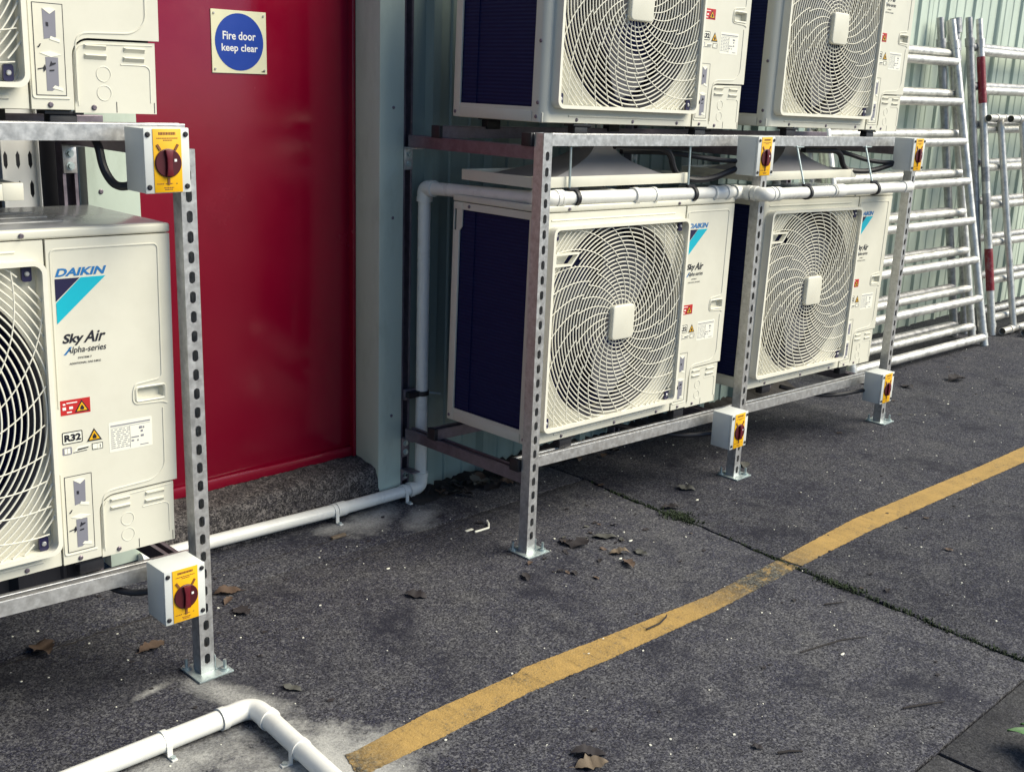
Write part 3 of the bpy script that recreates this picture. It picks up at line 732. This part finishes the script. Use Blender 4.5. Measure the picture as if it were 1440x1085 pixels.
for q in ([(.808,.134),(.814,.136),(.8125,.139),(.816,.140),(.810,.131)],[(.806,.085),(.820,.088),(.820,.090),(.806,.087)],[(.819,.080),(.824,.086),(.822,.096),(.818,.090)],[(.832,.092),(.846,.098),(.846,.101),(.838,.100),(.836,.104)],[(.829,.186),(.834,.185),(.834,.177),(.829,.178)],[(.832,.082),(.842,.083),(.842,.086),(.832,.085)]): g.prism_y(q,Y1-.0016,-.006)
g.build('diagram_arrows',INK,pc)
# feet / anti-vibration mounts under the base
for x in (.20,.865):
    for y in (.016,.455):
        yo=-.012 if y<.1 else -.03
        G().box(x-.045,x+.045,y+yo,y+yo+.045,-.011,-.003).build('mount_foot',BLACK,unit,bevel=.001)
        G().box(x-.032,x+.032,y+yo+.006,y+yo+.040,-.043,-.011).build('rubber_mount',BLACK,unit,bevel=.003)
        b=G(); b.tube([(x+.02,y-.004,-.003),(x+.02,y-.004,.006)],.008,6); b.tube([(x+.02,y-.004,.006),(x+.02,y-.004,.014)],.004,8); b.build('mount_bolt',ZINC,unit)
GU='outdoor units on the racks'
UN=[((-1.14,.05,.421),.0145,'lower unit of the left rack, its logo and refrigerant stickers in full view'),
    ((-1.135,.05,1.511),.0145,'upper unit of the left rack, left of the blue door sign'),
    ((1.28,.05,.378),.016,'lower unit right of the red door, its dark finned side facing the door'),
    ((2.575,.05,.362),.026,'lower cream unit nearest the scaffold frames'),
    ((1.28,.05,1.472),.0185,'upper unit right of the red door, cropped by the top of the picture'),
    ((2.57,.05,1.457),.020,'upper cream unit nearest the scaffold frames')]
for i,(loc,rot,lab) in enumerate(UN):
    u=unit if i==0 else copy_tree(unit)
    u.location=loc; u.rotation_euler=(0,rot,0); u['label']=lab; u['group']=GU

# ------------------------------------------------------------------ drip trays between the tiers
tray=thing('drip_tray','tray','drip tray')
tw,td,th=.83,.36,.036
g=G(); g.box(0,tw,0,.003,0,th); g.box(0,tw,td-.003,td,0,th); g.box(0,.003,.003,td-.003,0,th); g.box(tw-.003,tw,.003,td-.003,0,th); g.box(.003,tw-.003,.003,td-.003,0,.003)
g.build('tray_rim',CREAM,tray,bevel=.001)
G().box(tw-.045,tw+.0008,-.0008,.02,-.001,th+.0015).build('corner_piece',CREAM,tray,bevel=.001)
G().box(-.0008,.045,-.0008,.02,-.001,th+.0015).build('corner_piece',CREAM,tray,bevel=.001)
g=G(); n=12
for k in range(n+1):
    t=k/n; f=(1-t)**1.9
    hx=.055+(tw/2-.06-.055)*f; hy=.045+(td/2-.03-.045)*f; z=.020+.115*t
    cx,cy=tw*.60,td*.5
    g.v+=[(cx-hx*1.15,cy-hy,z),(cx+hx*.78,cy-hy,z),(cx+hx*.78,cy+hy,z),(cx-hx*1.15,cy+hy,z)]
for k in range(n):
    for j in range(4): a=k*4+j; b=k*4+(j+1)%4; g.f.append((a,b,b+4,a+4))
g.build('hopper_cone',HOPM,tray,ang=20)
g=G(); g.tube([(.40,.14,.002),(.40,.14,-.035)],.018,14); g.tube([(.40,.14,-.004),(.40,.14,-.012)],.026,14); g.build('drain_spout',PVC,tray)
TR=[((-1.20,.07,1.309),'cream rimmed drip tray between the two left rack units'),
    ((1.285,.075,1.258),'cream rimmed drip tray with hopper above the lower unit right of the red door'),
    ((2.545,.075,1.238),'cream rimmed drip tray above the lower unit nearest the scaffold')]
for i,(loc,lab) in enumerate(TR):
    t=tray if i==0 else copy_tree(tray)
    t.location=loc; t.rotation_euler=(0,.012,0); t['label']=lab; t['group']='drip trays under the upper units'

# ------------------------------------------------------------------ rotary isolators
iso=thing('isolator_switch','isolator','switch')
G().box(-.056,.056,-.086,0,0,.146).build('enclosure',ISOL,iso,bevel=.003,seg=2)
cv=G().box(-.0565,.0565,-.095,-.0865,-.0005,.1465).build('cover',ISOL,iso,bevel=.0025)
for x in (-.047,.047):
    for z in (.014,.132): screwhead(G(),x,-.0948,z,.0042).build('cover_screw',BLACK,cv)
yp=G().box(-.035,.035,-.0965,-.095,.0015,.1445).build('warning_plate',YEL,iso,bevel=.0006)
kn=G().tube([(0,-.0965,.068),(0,-.0995,.068),(0,-.1005,.068)],[.0325,.0325,.031],36).build('knob',KNOB,iso)
G().prism_y([(-.0085,.0385),(.0085,.0385),(.0065,.058),(.0065,.078),(.010,.0985),(-.010,.0985),(-.0065,.078),(-.0065,.058)],-.108,-.1000).build('knob_grip',KNOBD,kn,bevel=.002)
G().box(.014,.020,-.1012,-.1000,.071,.077).build('lock_hole',WHITE,kn)
for a in (58,122,270):
    c,s=math.cos(R(a)),math.sin(R(a)); nx,nz=-s*.0028,c*.0028
    g=G().prism_y([(c*.034+nx,.068+s*.034+nz),(c*.034-nx,.068+s*.034-nz),(c*.049-nx,.068+s*.049-nz),(c*.049+nx,.068+s*.049+nz)],-.0985,-.0962); g.build('position_mark',INKB,kn)
g=G()
for x0,x1,z in ((-.021,.021,.131),(-.026,.026,.1225),(-.010,.012,.118),(-.03,-.012,.020),(-.008,.010,.020),(.018,.022,.020),(-.012,.012,.011),(-.010,.009,.007)):
    x=x0
    while x<x1: wd=random.uniform(.002,.005); g.box(x,min(x1,x+wd),-.0969,-.0960,z,z+(.006 if z>.13 else .0022)); x+=wd+.0012
g.build('small_print',INKB,yp)
ISO=[((-.103,-.002,1.319),'isolator box with red knob topping the left post, beside the red door'),
     ((-.108,-.002,.236),'isolator box with red knob low on the left rack post, nearest to the camera'),
     ((2.358,-.002,1.280),'isolator box with red knob at the top of the middle post of the long rack'),
     ((2.350,-.002,.190),'isolator box with red knob near the foot of the middle post'),
     ((3.608,-.002,1.263),'isolator box with red knob at the top of the post beside the scaffold frames'),
     ((3.596,-.002,.160),'isolator box with red knob near the foot of the post beside the scaffold frames')]
for i,(loc,lab) in enumerate(ISO):
    t=iso if i==0 else copy_tree(iso)
    t.location=loc; t['label']=lab; t['group']='isolator switches on the rack posts'
    if i==1: t.rotation_euler=(0,R(.6),0)

# ------------------------------------------------------------------ cables
def cable(pts_, r, lab, mt=BLACK):
    P=arc(pts_,.09,8); o=G().tube(P,r,10).build('power_cable',mt); tag(o,lab,'cable',group='black power cables'); return o
cable([(-.185,.20,1.45),(-.183,.085,1.43),(-.18,.07,1.36),(-.170,.03,1.322),(-.14,-.01,1.332),(-.10,-.03,1.36)],.010,'thick black cable looping down into the upper isolator beside the red door')
cable([(-.26,.22,.36),(-.24,.13,.31),(-.20,.04,.285),(-.12,-.02,.30)],.009,'black cable bending into the lower isolator nearest the camera')
cable([(1.75,.14,1.385),(2.02,.10,1.375),(2.06,.10,1.27),(2.20,.06,1.25),(2.34,-.02,1.315)],.012,'black cable sagging in a loop into the upper isolator of the middle post')
cable([(1.86,.2,1.36),(2.10,.16,1.355),(2.26,.04,1.33),(2.34,-.03,1.33)],.010,'black cable running straight under the beam to the upper isolator of the middle post')
cable([(3.02,.14,1.35),(3.26,.10,1.345),(3.30,.10,1.262),(3.44,.05,1.25),(3.6,-.02,1.30)],.012,'black cable sagging in a loop into the upper isolator beside the scaffold')
cable([(3.10,.2,1.345),(3.34,.14,1.34),(3.46,.05,1.295),(3.6,-.03,1.295)],.010,'black cable dipping gently into the upper isolator beside the scaffold')
cable([(3.15,.22,.245),(3.30,.12,.20),(3.40,.06,.195),(3.58,-.02,.215)],.010,'black cable drooping under the lower beam into the low isolator beside the scaffold')
cable([(1.9,.25,.30),(2.1,.16,.24),(2.22,.06,.225),(2.34,-.02,.24)],.010,'black cable drooping under the lower beam to the low isolator of the middle post')

# ------------------------------------------------------------------ drain pipework
RP=.0235
pipe=thing('drain_pipe','white plastic drain pipe dropping down the wall and running over two lower units','pipe')
def seg(name, pts_, r, par=pipe, mt=PVC, n=20): return G().tube(pts_,r,n).build(name,mt,par,ang=40)
def elbow(par, pa, pc, pb, r=.0275):
    P=arc([pa,pc,pb],.045,10); e=G().tube(P,r,20); 
    pa,pc,pb=Vector(pa),Vector(pc),Vector(pb)
    for q in (pa,pb):
        d=(q-pc).normalized(); e.tube([q-d*.014,q+d*.003],r+.0025,20)
    return e.build('elbow',PVC,par,ang=40)
V=(1.318,.672)
seg('pipe_length',[(*V,.09),(*V,1.165)],RP); elbow(pipe,(*V,1.160),(*V,1.207),(V[0],V[1]-.052,1.208))
seg('pipe_length',[(V[0],V[1]-.05,1.208),(1.326,.11,1.222)],RP); elbow(pipe,(1.326,.115,1.222),(1.328,.066,1.2235),(1.38,.064,1.2235))
seg('pipe_length',[(1.37,.064,1.2235),(2.40,.058,1.202)],RP)
for a,b in ((1.385,1.40),(1.77,1.795),(1.775,1.88),(1.878,1.893),(2.245,2.262),(2.25,2.33),(2.325,2.352)):
    za=1.2235-(a-1.37)*.0209; yb=.064-(a-1.37)*.006
    seg('coupling',[(a,yb,za),(b,yb,za-(b-a)*.0209)],RP+(.0065 if b-a<.03 else .004))
elbow(pipe,(2.39,.058,1.2022),(2.438,.057,1.2012),(2.445,.012,1.201)); seg('pipe_length',[(2.445,.02,1.201),(2.447,.0,1.201)],RP)
elbow(pipe,(2.447,-.002,1.201),(2.450,-.048,1.2005),(2.50,-.048,1.200))
seg('pipe_length',[(2.49,-.048,1.200),(3.60,-.048,1.186)],RP)
for a,b in ((2.52,2.55),(2.955,2.975),(2.96,3.03),(3.03,3.045)): seg('coupling',[(a,-.048,1.2-(a-2.49)*.0126),(b,-.048,1.2-(b-2.49)*.0126)],RP+.005)
seg('end_cap',[(3.585,-.048,1.1862),(3.655,-.048,1.1853)],RP+.004)
seg('tee_branch',[(1.685,.062,1.217),(1.685,.215,1.222)],RP)
elbow(pipe,(*V,.10),(*V,.042),(V[0]-.055,.675,.040))
gp=[(V[0]-.05,.675,.040),(.94,.677,.0415),(.40,.679,.056),(.15,.680,.061)]
for a,b in zip(gp,gp[1:]): seg('pipe_length',[a,b],RP)
seg('coupling',[(.955,.677,.0412),(.915,.677,.042)],RP+.004)
def pclip(par, x, y, z, r, ang=0, side=-1):
    g=G(); g.tube([(-.007,0,0),(.007,0,0)],r+.003,20); g.box(-.007,.007,side*(r+.004) if side<0 else r,side*r if side<0 else r+.004,-z+.003,0)
    g.box(-.007,.007,side*(r+.028) if side<0 else r,side*r if side<0 else r+.028,-z+.0005,-z+.0045)
    o=g.build('pipe_clip',PVC,par,ang=40); o.location=(x,y,z); o.rotation_euler=(0,0,ang)
    b=G(); b.tube([(0,side*(r+.018),-z+.0045),(0,side*(r+.018),-z+.009)],.007,8); b.build('clip_screw',ZINC,o); return o
pclip(pipe,.905,.677,.042,RP)
o=pclip(pipe,1.235,.676,.041,RP)
cl=G(); cl.tube([(V[0],V[1],.418),(V[0],V[1],.436)],RP+.005,20); cl.box(V[0]-.07,V[0]-.02,V[1]-.012,V[1]+.02,.416,.438)
cl.build('wall_clamp',BLACK,pipe); G().tube([(V[0]+.02,V[1]-.02,.427),(V[0]+.06,V[1]-.04,.420)],.004,8).build('clamp_screw',ZINC,pipe)
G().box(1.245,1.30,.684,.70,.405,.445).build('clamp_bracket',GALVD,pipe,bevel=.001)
# hangers
HG=[(1.437,.062,1.2215,'rod and black clamp over the left half of the unit nearest the door'),
    (2.092,.058,1.2075,'rod and black clamp over the right half of the unit nearest the door'),
    (2.735,-.048,1.196,'rod and black clamp over the left half of the unit beside the scaffold'),
    (3.300,-.048,1.189,'rod and black clamp over the right half of the unit beside the scaffold')]
for x,y,z,lab in HG:
    h=thing('pipe_hanger',lab,'pipe hanger',(x,y,z),group='hangers holding the white pipe to the beam')
    zt=1.4375-(x-1.238)*.01366-.041-z; yo=.066-y
    G().tube([(0,yo*.0,.03),(0,yo*.45,zt+.004)],.0042,8).build('threaded_rod',ZINC,h)
    G().box(-.008,.045,yo*.45-.008,yo*.45+.010,zt-.002,zt+.002).build('beam_clip',ZINC,h,bevel=.0006)
    G().tube([(.018,0,0),(.034,0,0)],RP+.006,20).build('clamp_ring',BLACK,h)
    G().box(-.006,.036,-.007,.007,RP+.003,RP+.012).build('clamp_lug',BLACK,h)
# loose pipe on the ground, bottom left
gp2=thing('drain_pipe','white plastic drain pipe with a right-angle elbow clipped to the concrete at bottom left','pipe')
ZP=.030
seg('pipe_length',[(-1.7,-.240,ZP),(-.12,-.262,ZP)],.0245,gp2)
elbow(gp2,(-.115,-.2625,ZP),(-.022,-.262,ZP),(-.024,-.345,ZP),.0265)
seg('pipe_length',[(-.024,-.34,ZP),(-.112,-1.4,ZP)],.0245,gp2)
pclip(gp2,-.265,-.258,ZP,.0245); pclip(gp2,-.038,-.500,ZP,.0245,ang=R(-94.7))

# ------------------------------------------------------------------ cable trays behind the units
def cable_tray(x, y, z0, z1, wd, lab, mt=GALV):
    t=thing('cable_tray',lab,'cable tray',(x,y,0),group='perforated cable trays')
    g=G(); z=z0
    n=int((z1-z0)/.08)
    for c in (-1,0,1):
        slot_cells(g,z0+.04,n,w=wd/3,pitch=.08,sl=(.011,.05),t=.002,cx=c*wd/3)
    g.box(-wd/2-.0015,-wd/2,-.02,.002,z0,z0+n*.08); g.box(wd/2,wd/2+.0015,-.02,.002,z0,z0+n*.08)
    g.build('perforated_strip',mt,t); return t
cable_tray(-.15,.655,.9,2.0,.10,'perforated cable tray with sunlight in its colour, on the wall behind the left rack',WHITE)  # white stands in for sunlight falling on this tray
cable_tray(2.235,.66,.9,2.0,.115,'perforated steel cable tray on the wall behind the middle units')

# ------------------------------------------------------------------ scaffold frames leaning on the wall
def ladder_frame(name, lab, F, T, wid, sgn, mt, s0, pitch, n, r=.0265, rr_=.0275, dirx=(.999,-.039,-.001)):
    t=thing(name,lab,'scaffold frame',F,group='scaffold ladder frames')
    u=(Vector(T)-Vector(F)); L_=u.length; u.normalize(); d=Vector(dirx).normalized()*sgn
    for k,off in enumerate((Vector((0,0,0)),d*wid)):
        up_=G().tube([off+u*.0,off+u*(L_-.14)],r,18).build('stile',mt,t,ang=40)
        G().pipe(off+u*(L_-.15),off+u*L_,r-.004).build('spigot',mt,up_,ang=40)
        G().tube([off+u*(L_-.19),off+u*(L_-.135)],r+.005,18).build('collar',mt,up_,ang=40)
        G().tube([off+u*.055,off+u*.085],r+.004,18).build('foot_collar',mt,up_,ang=40)
    for i in range(n):
        c=u*(s0+i*pitch); jit=random.uniform(-.002,.002)
        G().tube([c+d*.004,c+d*(wid-.004)+Vector((0,0,jit))],rr_,16).build('rung',mt,t,ang=40)
    return t
ladder_frame('scaffold_ladder','bright aluminium scaffold ladder, front one of the leaning stack beside the long rack',(6.027,.444,-.0),(6.055,.975,2.08),1.62,-1,ALU,.058,.2592,8)
ladder_frame('scaffold_ladder','aluminium scaffold ladder frame, second of the leaning stack, between the front and rear ones',(6.145,.58,.008),(6.068,1.0,2.075),1.62,-1,ALU,.085,.2592,8)
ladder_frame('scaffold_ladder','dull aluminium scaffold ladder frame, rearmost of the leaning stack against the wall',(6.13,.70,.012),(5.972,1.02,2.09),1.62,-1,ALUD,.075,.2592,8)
f=ladder_frame('scaffold_ladder','scaffold ladder frame with faded red bands on its near pole, right of the leaning stack',(6.425,.56,.0),(6.468,.98,2.11),1.62,1,ALU,.12,.2592,8)
u4=(Vector((6.468,.98,2.11))-Vector((6.425,.56,0))).normalized()
for a,b in ((1.59,1.90),(.31,.60)): G().tube([u4*a,u4*b],.0278,18).build('red_band',REDB,f)
for a,b in ((1.06,1.16),(.80,.98)): G().tube([u4*a,u4*b],.0275,18).build('dark_band',ALUD,f)  # two duller bands between the red ones
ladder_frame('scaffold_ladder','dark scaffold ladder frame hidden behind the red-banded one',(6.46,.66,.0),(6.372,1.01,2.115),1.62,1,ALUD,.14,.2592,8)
# single coupled pole
pt=thing('scaffold_pole','pole topped by a bolted coupler, between the leaning stack and red-banded frame','scaffold pole',(6.30,.70,0))
u5=Vector((-.10,.32,2.10)); G().tube([(0,0,0),u5*.97],.024,16).build('pole',ALUD,pt)
for a,b,r in ((.90,.93,.031),(.955,1.0,.038),(.87,.885,.029)): G().tube([u5*a,u5*b],r,16).build('coupler',ALUD,pt)
# two portal frames at far right
for k,(dx,dy,lab) in enumerate(((0,0,'rear portal frame of bright tube at the right edge of the picture'),(.10,-.11,'front portal frame of bright tube nearest the right edge of the picture'))):
    t=thing('portal_frame',lab,'scaffold frame',(6.46+dx,.50+dy,.034),group='portal frames at the right edge')
    tv=Vector((-.02,.30,1.43)); d=Vector((.999,-.02,0))
    mt=ALU
    for c in (Vector((0,0,0)),tv):
        G().pipe(c+d*(-.02),c+d*1.5,.0245).build('rail',mt,t,ang=40)
        G().tube([c+d*.09,c+d*.125],.029,16).build('collar',mt,t); G().tube([c+d*.21,c+d*.235],.028,16).build('collar',mt,t)
    for x in (.165,1.35): G().tube([d*x,tv+d*x],.0235,16).build('stile',mt,t,ang=40)

# ------------------------------------------------------------------ litter
def leaf_mesh(kind):
    n=13; pts_=[]; 
    for i in range(n+1):
        t=i/n; wdt=.30*max(0,math.sin(math.pi*min(1,t*1.02)))**.7
        if kind==0: wdt*= .72+.45*abs(math.sin(t*math.pi*3.5))
        pts_.append((t,max(.015,wdt)))
    cv=random.uniform(.3,.9); cl=random.uniform(.2,.7); g=G()
    for t,wd in pts_:
        z=.12*cv*math.sin(t*3)+.05*math.sin(t*9+kind); 
        j=random.uniform(-.03,.03)
        g.v+=[(t-.5,-wd+j,z+cl*wd*random.uniform(.4,1.0)),(t-.5,0,z),(t-.5,wd+j,z+cl*wd*random.uniform(.3,1.1))]
    for i in range(n):
        a=i*3; g.f+=[(a,a+1,a+4,a+3),(a+1,a+2,a+5,a+4)]
    g.tube([(-.5,0,.0),(-.66,.02,.03)],.012,4)
    mn=min(v[2] for v in g.v); g.v=[(x,y,z-mn) for x,y,z in g.v]
    return g.mesh('leaf',ang=60)
LM={}
for k in range(8):
    for mi,mt in enumerate(LEAFS):
        me=leaf_mesh(0 if k<5 else 1); me.materials.append(mt); LM[k,mi]=me
def leaf(x,y,size,mi,lab,rot=None,tilt=.12,z=.0015,grp='fallen leaves on the concrete'):
    o=bpy.data.objects.new('fallen_leaf',LM[random.randrange(8),mi]); COL.objects.link(o)
    o.location=(x,y,z); o.scale=(size,size*random.uniform(.75,1.1),size*random.uniform(.6,1.2)); o.rotation_euler=(random.uniform(-tilt,tilt),random.uniform(-tilt,tilt),random.uniform(0,6.28) if rot is None else rot)
    return tag(o,lab,'leaf',grp)
for x,y,s,mi,lab in ((1.50,-.205,.075,2,'tan oak leaf with white stalk in the cluster before the second post'),
    (1.455,-.285,.080,0,'curled brown leaf nearest the yellow line in the cluster in front of the second post'),
    (1.57,-.075,.095,3,'humped greyish leaf behind the cluster in front of the second post'),
    (1.45,-.06,.10,1,'blackened leaf at the left of the cluster in front of the second post'),
    (1.42,-.02,.07,1,'small blackened leaf touching the left of the cluster in front of the second post'),
    (1.56,-.25,.065,3,'pale leaf at the right of the cluster in front of the second post'),
    (.739,.001,.075,1,'flat black leaf lying alone in open concrete between the two racks'),
    (.265,.262,.075,1,'flat black leaf lying right of the left post'),
    (.301,.406,.085,0,'large crumpled orange brown leaf on the long joint behind the left post'),
    (.27,.35,.05,0,'small brown scrap of leaf behind the left post'),
    (-.043,.233,.09,0,'brown lobed leaf left of the left post foot'),
    (.128,-.213,.06,3,'dull green leaf right of the left post foot'),
    (-.283,.413,.10,0,'long reddish brown leaf under the left rack'),
    (1.107,-.13,.06,1,'small black leaf in front of the foot of the second post'),
    (1.196,-.06,.03,0,'tiny red brown leaf against the foot plate of the second post'),
    (.473,-.985,.085,2,'tan curled leaf at the bottom edge of the picture'),
    (.50,-.95,.09,1,'black leaf behind the tan one at the bottom edge of the picture'),
    (4.943,.141,.13,1,'dark curled leaf right of the last post, in front of the scaffold'),
    (4.55,.25,.08,1,'small dark leaf near the foot of the last post'),
    (2.66,.06,.07,3,'grey leaf just right of the middle post foot'),
    (2.215,.043,.08,3,'grey leaf at the start of the moss joint under the middle units'),
    (1.99,-.05,.08,1,'dark leaf lying in the moss of the cross joint')):
    leaf(x,y,s,mi,lab)
for i in range(48):
    leaf(random.uniform(1.34,2.4),random.uniform(.52,.68),random.uniform(.05,.10),random.choice((0,1,1,3)),'dead leaf in the drift against the ribbed wall under the rack',tilt=.5,z=random.uniform(.004,.035),grp='leaf drift at the wall foot')
for i in range(34):
    leaf(random.uniform(-.3,6.0),random.choice((random.uniform(-.5,.4),random.uniform(-1.45,-.72))),random.uniform(.015,.035),random.choice((1,1,1,0,3)),'scrap of dead leaf scattered on the open concrete',grp='leaf scraps')
for i in range(26):
    leaf(random.gauss(1.5,.16),random.gauss(-.12,.10),random.uniform(.014,.034),random.choice((1,1,3,0)),'scrap of dead leaf scattered on the open concrete',tilt=.3,grp='leaf scraps')
def twig(pts_, r, lab, mt=TWIG): o=G().tube(pts_,[r]*(len(pts_)-1)+[r*.5],6).build('twig',mt); return tag(o,lab,'twig',group='twigs on the concrete')
twig([(1.120,-.634,.007),(1.18,-.637,.008),(1.222,-.626,.010),(1.235,-.620,.012)],.0030,'short black twig lying on the yellow line')
twig([(1.30,-1.372,.004),(1.35,-1.40,.007),(1.42,-1.432,.004)],.003,'black twig near the kerb at lower right')
twig([(.86,-1.262,.004),(.885,-1.278,.006),(.915,-1.30,.004)],.0035,'short stub of twig near the bottom edge')
twig([(1.70,-.90,.004),(1.76,-.935,.006)],.003,'tiny twig left of the cross joint, below the yellow line')
twig([(1.36,-1.02,.004),(1.52,-1.06,.004),(1.60,-1.10,.004)],.0022,'thin twig in the open concrete below the yellow line')
def chip(x,y,s,lab,name='white_chip',cat='debris'):
    g=G(); n=7
    b=[(x+s*math.cos(a)*random.uniform(.6,1.1),y+s*.45*math.sin(a)*random.uniform(.6,1.1)) for a in [2*math.pi*k/n for k in range(n)]]
    o=g.prism_z(b,.0005,.0005+s*.22).build(name,PAPER,bevel=s*.06); return tag(o,lab,cat,group='pale scraps on the concrete')
chip(1.449,-1.107,.011,'white scrap alone on the concrete at lower right')
chip(2.15,-.06,.011,'white scrap at the back end of the cross joint')
chip(1.47,-.235,.011,'white stalk-like scrap among the leaf cluster')
chip(1.62,-.155,.011,'white scrap at the right of the leaf cluster')
chip(4.4,-.06,.011,'white scrap on the concrete right of the last post')
chip(.80,.22,.010,'tiny white scrap on the concrete before the long joint')
g=G()
for i in range(420):
    x,y,q=random.uniform(-.5,6.0),random.uniform(-1.5,.6),random.choice((.0016,.002,.0025,.003,.004)); a=random.uniform(0,6.28)
    P_=[(x+q*math.cos(a+k)*random.uniform(.6,1.4),y+q*math.sin(a+k)*random.uniform(.5,1.1)) for k in (0,1.6,3.1,4.7)]
    g.prism_z(P_,.0003,.0003+q*.6)
tag(g.build('grit',PAPER,smooth=False),'fine pale grit scattered over the concrete',kind='stuff')
g=G()
for i in range(260):
    x,y,q=random.uniform(-.5,6.5),random.uniform(-1.5,.68),random.choice((.003,.004,.006,.008)); a=random.uniform(0,6.28)
    g.prism_z([(x+q*math.cos(a+k)*random.uniform(.5,1.6),y+q*math.sin(a+k)*random.uniform(.4,1.0)) for k in (0,1.3,2.7,4.1,5.2)],.0003,.0003+q*.4)
tag(g.build('leaf_crumbs',LEAFS[1],smooth=False),'dark crumbs of broken leaf scattered over the concrete',kind='stuff')
tag(G().tube([(1.235,.262,.004),(1.30,.258,.004),(1.325,.285,.006),(1.33,.30,.012)],.004,6).build('cable_tie',PAPER),'bent white offcut of cable tie on the concrete left of the second post','debris',group='pale scraps on the concrete')
tag(G().box(1.215,1.25,.285,.297,.001,.004).build('plastic_strip',PAPER,bevel=.001),'short flat white strip beside the bent cable tie','debris',group='pale scraps on the concrete')
tag(G().box(.80,.86,.535,.55,.0005,.010).build('wood_offcut',LEAFS[2],bevel=.002),'small pale wooden offcut in front of the step pipe','debris')

def crack(pts_, wdt, lab):
    T=chain(pts_,step=.012,amp=.005)+[pts_[-1]]; B=[(x+random.uniform(-.3,.3)*wdt,y-wdt*random.uniform(.4,1.3)) for x,y in T]
    o=G().prism_z(B+T[::-1],.0003,.0008).build('crack',SOIL,yard)
crack([(.22,.566),(.351,.557),(.494,.548),(.66,.541),(.9,.535)],.004,'')
crack([(.62,.36),(.98,.345),(1.25,.335)],.003,'')
crack([(-.5,.40),(.35,.422)],.006,'')
# moss and weeds in the cross joint
random.seed(11); g=G()
def tuft(x,y,n,h):
    for _ in range(n):
        a=random.uniform(0,6.28); l_=random.uniform(.4,1)*h; px,py=x+random.gauss(0,.008),y+random.gauss(0,.012)
        tx,ty=px+math.cos(a)*l_*.8,py+math.sin(a)*l_*.8; wd=.0022; nx,ny=-math.sin(a)*wd,math.cos(a)*wd
        g.add([(px-nx,py-ny,-.012),(px+nx,py+ny,-.012),((px+tx)/2+nx,(py+ty)/2+ny,l_*.55),((px+tx)/2-nx,(py+ty)/2-ny,l_*.55),(tx,ty,l_*.6)],[(0,1,2,3),(3,2,4)])
for (xa,ya),(xb,yb) in zip(cj,cj[1:]):
    L_=math.hypot(xb-xa,yb-ya); n=int(L_/.008)
    for i in range(n):
        t=i/n; y=ya+(yb-ya)*t; x=xa+(xb-xa)*t
        dens=.25+.75*max(0,math.sin(y*9+1.0)); 
        if y<-1.0: dens=1
        if random.random()<dens: tuft(x+.004,y,5,random.uniform(.006,.020 if y<-.8 else .012))
for i in range(60): tuft(1.945+random.gauss(0,.02),-.13+random.gauss(0,.035),5,.022)
for i in range(60): tuft(1.870+random.gauss(0,.012),-.86+random.gauss(0,.05),5,.016)
o=g.build('moss',MOSS,smooth=False); tag(o,'low moss and weeds growing in the joint between the concrete slabs','moss',kind='stuff')
# weed at the kerb, bottom right corner
pw=thing('kerb_weed','small green leafy weed behind the kerb in the bottom right corner','plant',(1.40,-1.775,-.045))
for k,(a,l_) in enumerate(((150,.13),(100,.13),(200,.12),(20,.11),(300,.12),(120,.16))):
    g=G(); n=8; c,s=math.cos(R(a)),math.sin(R(a))
    for i in range(n+1):
        t=i/n; wd=.026*math.sin(math.pi*(t*.94+.05)); rr_=l_*t; z=.09*math.sin(t*1.9)+.01
        g.v+=[(c*rr_-s*wd,s*rr_+c*wd,z+.006),(c*rr_,s*rr_,z),(c*rr_+s*wd,s*rr_-c*wd,z+.006)]
    for i in range(n): a_=i*3; g.f+=[(a_,a_+1,a_+4,a_+3),(a_+1,a_+2,a_+5,a_+4)]
    g.build('leaf_blade',LEAFG,pw,ang=60)
bpy.context.view_layer.update()
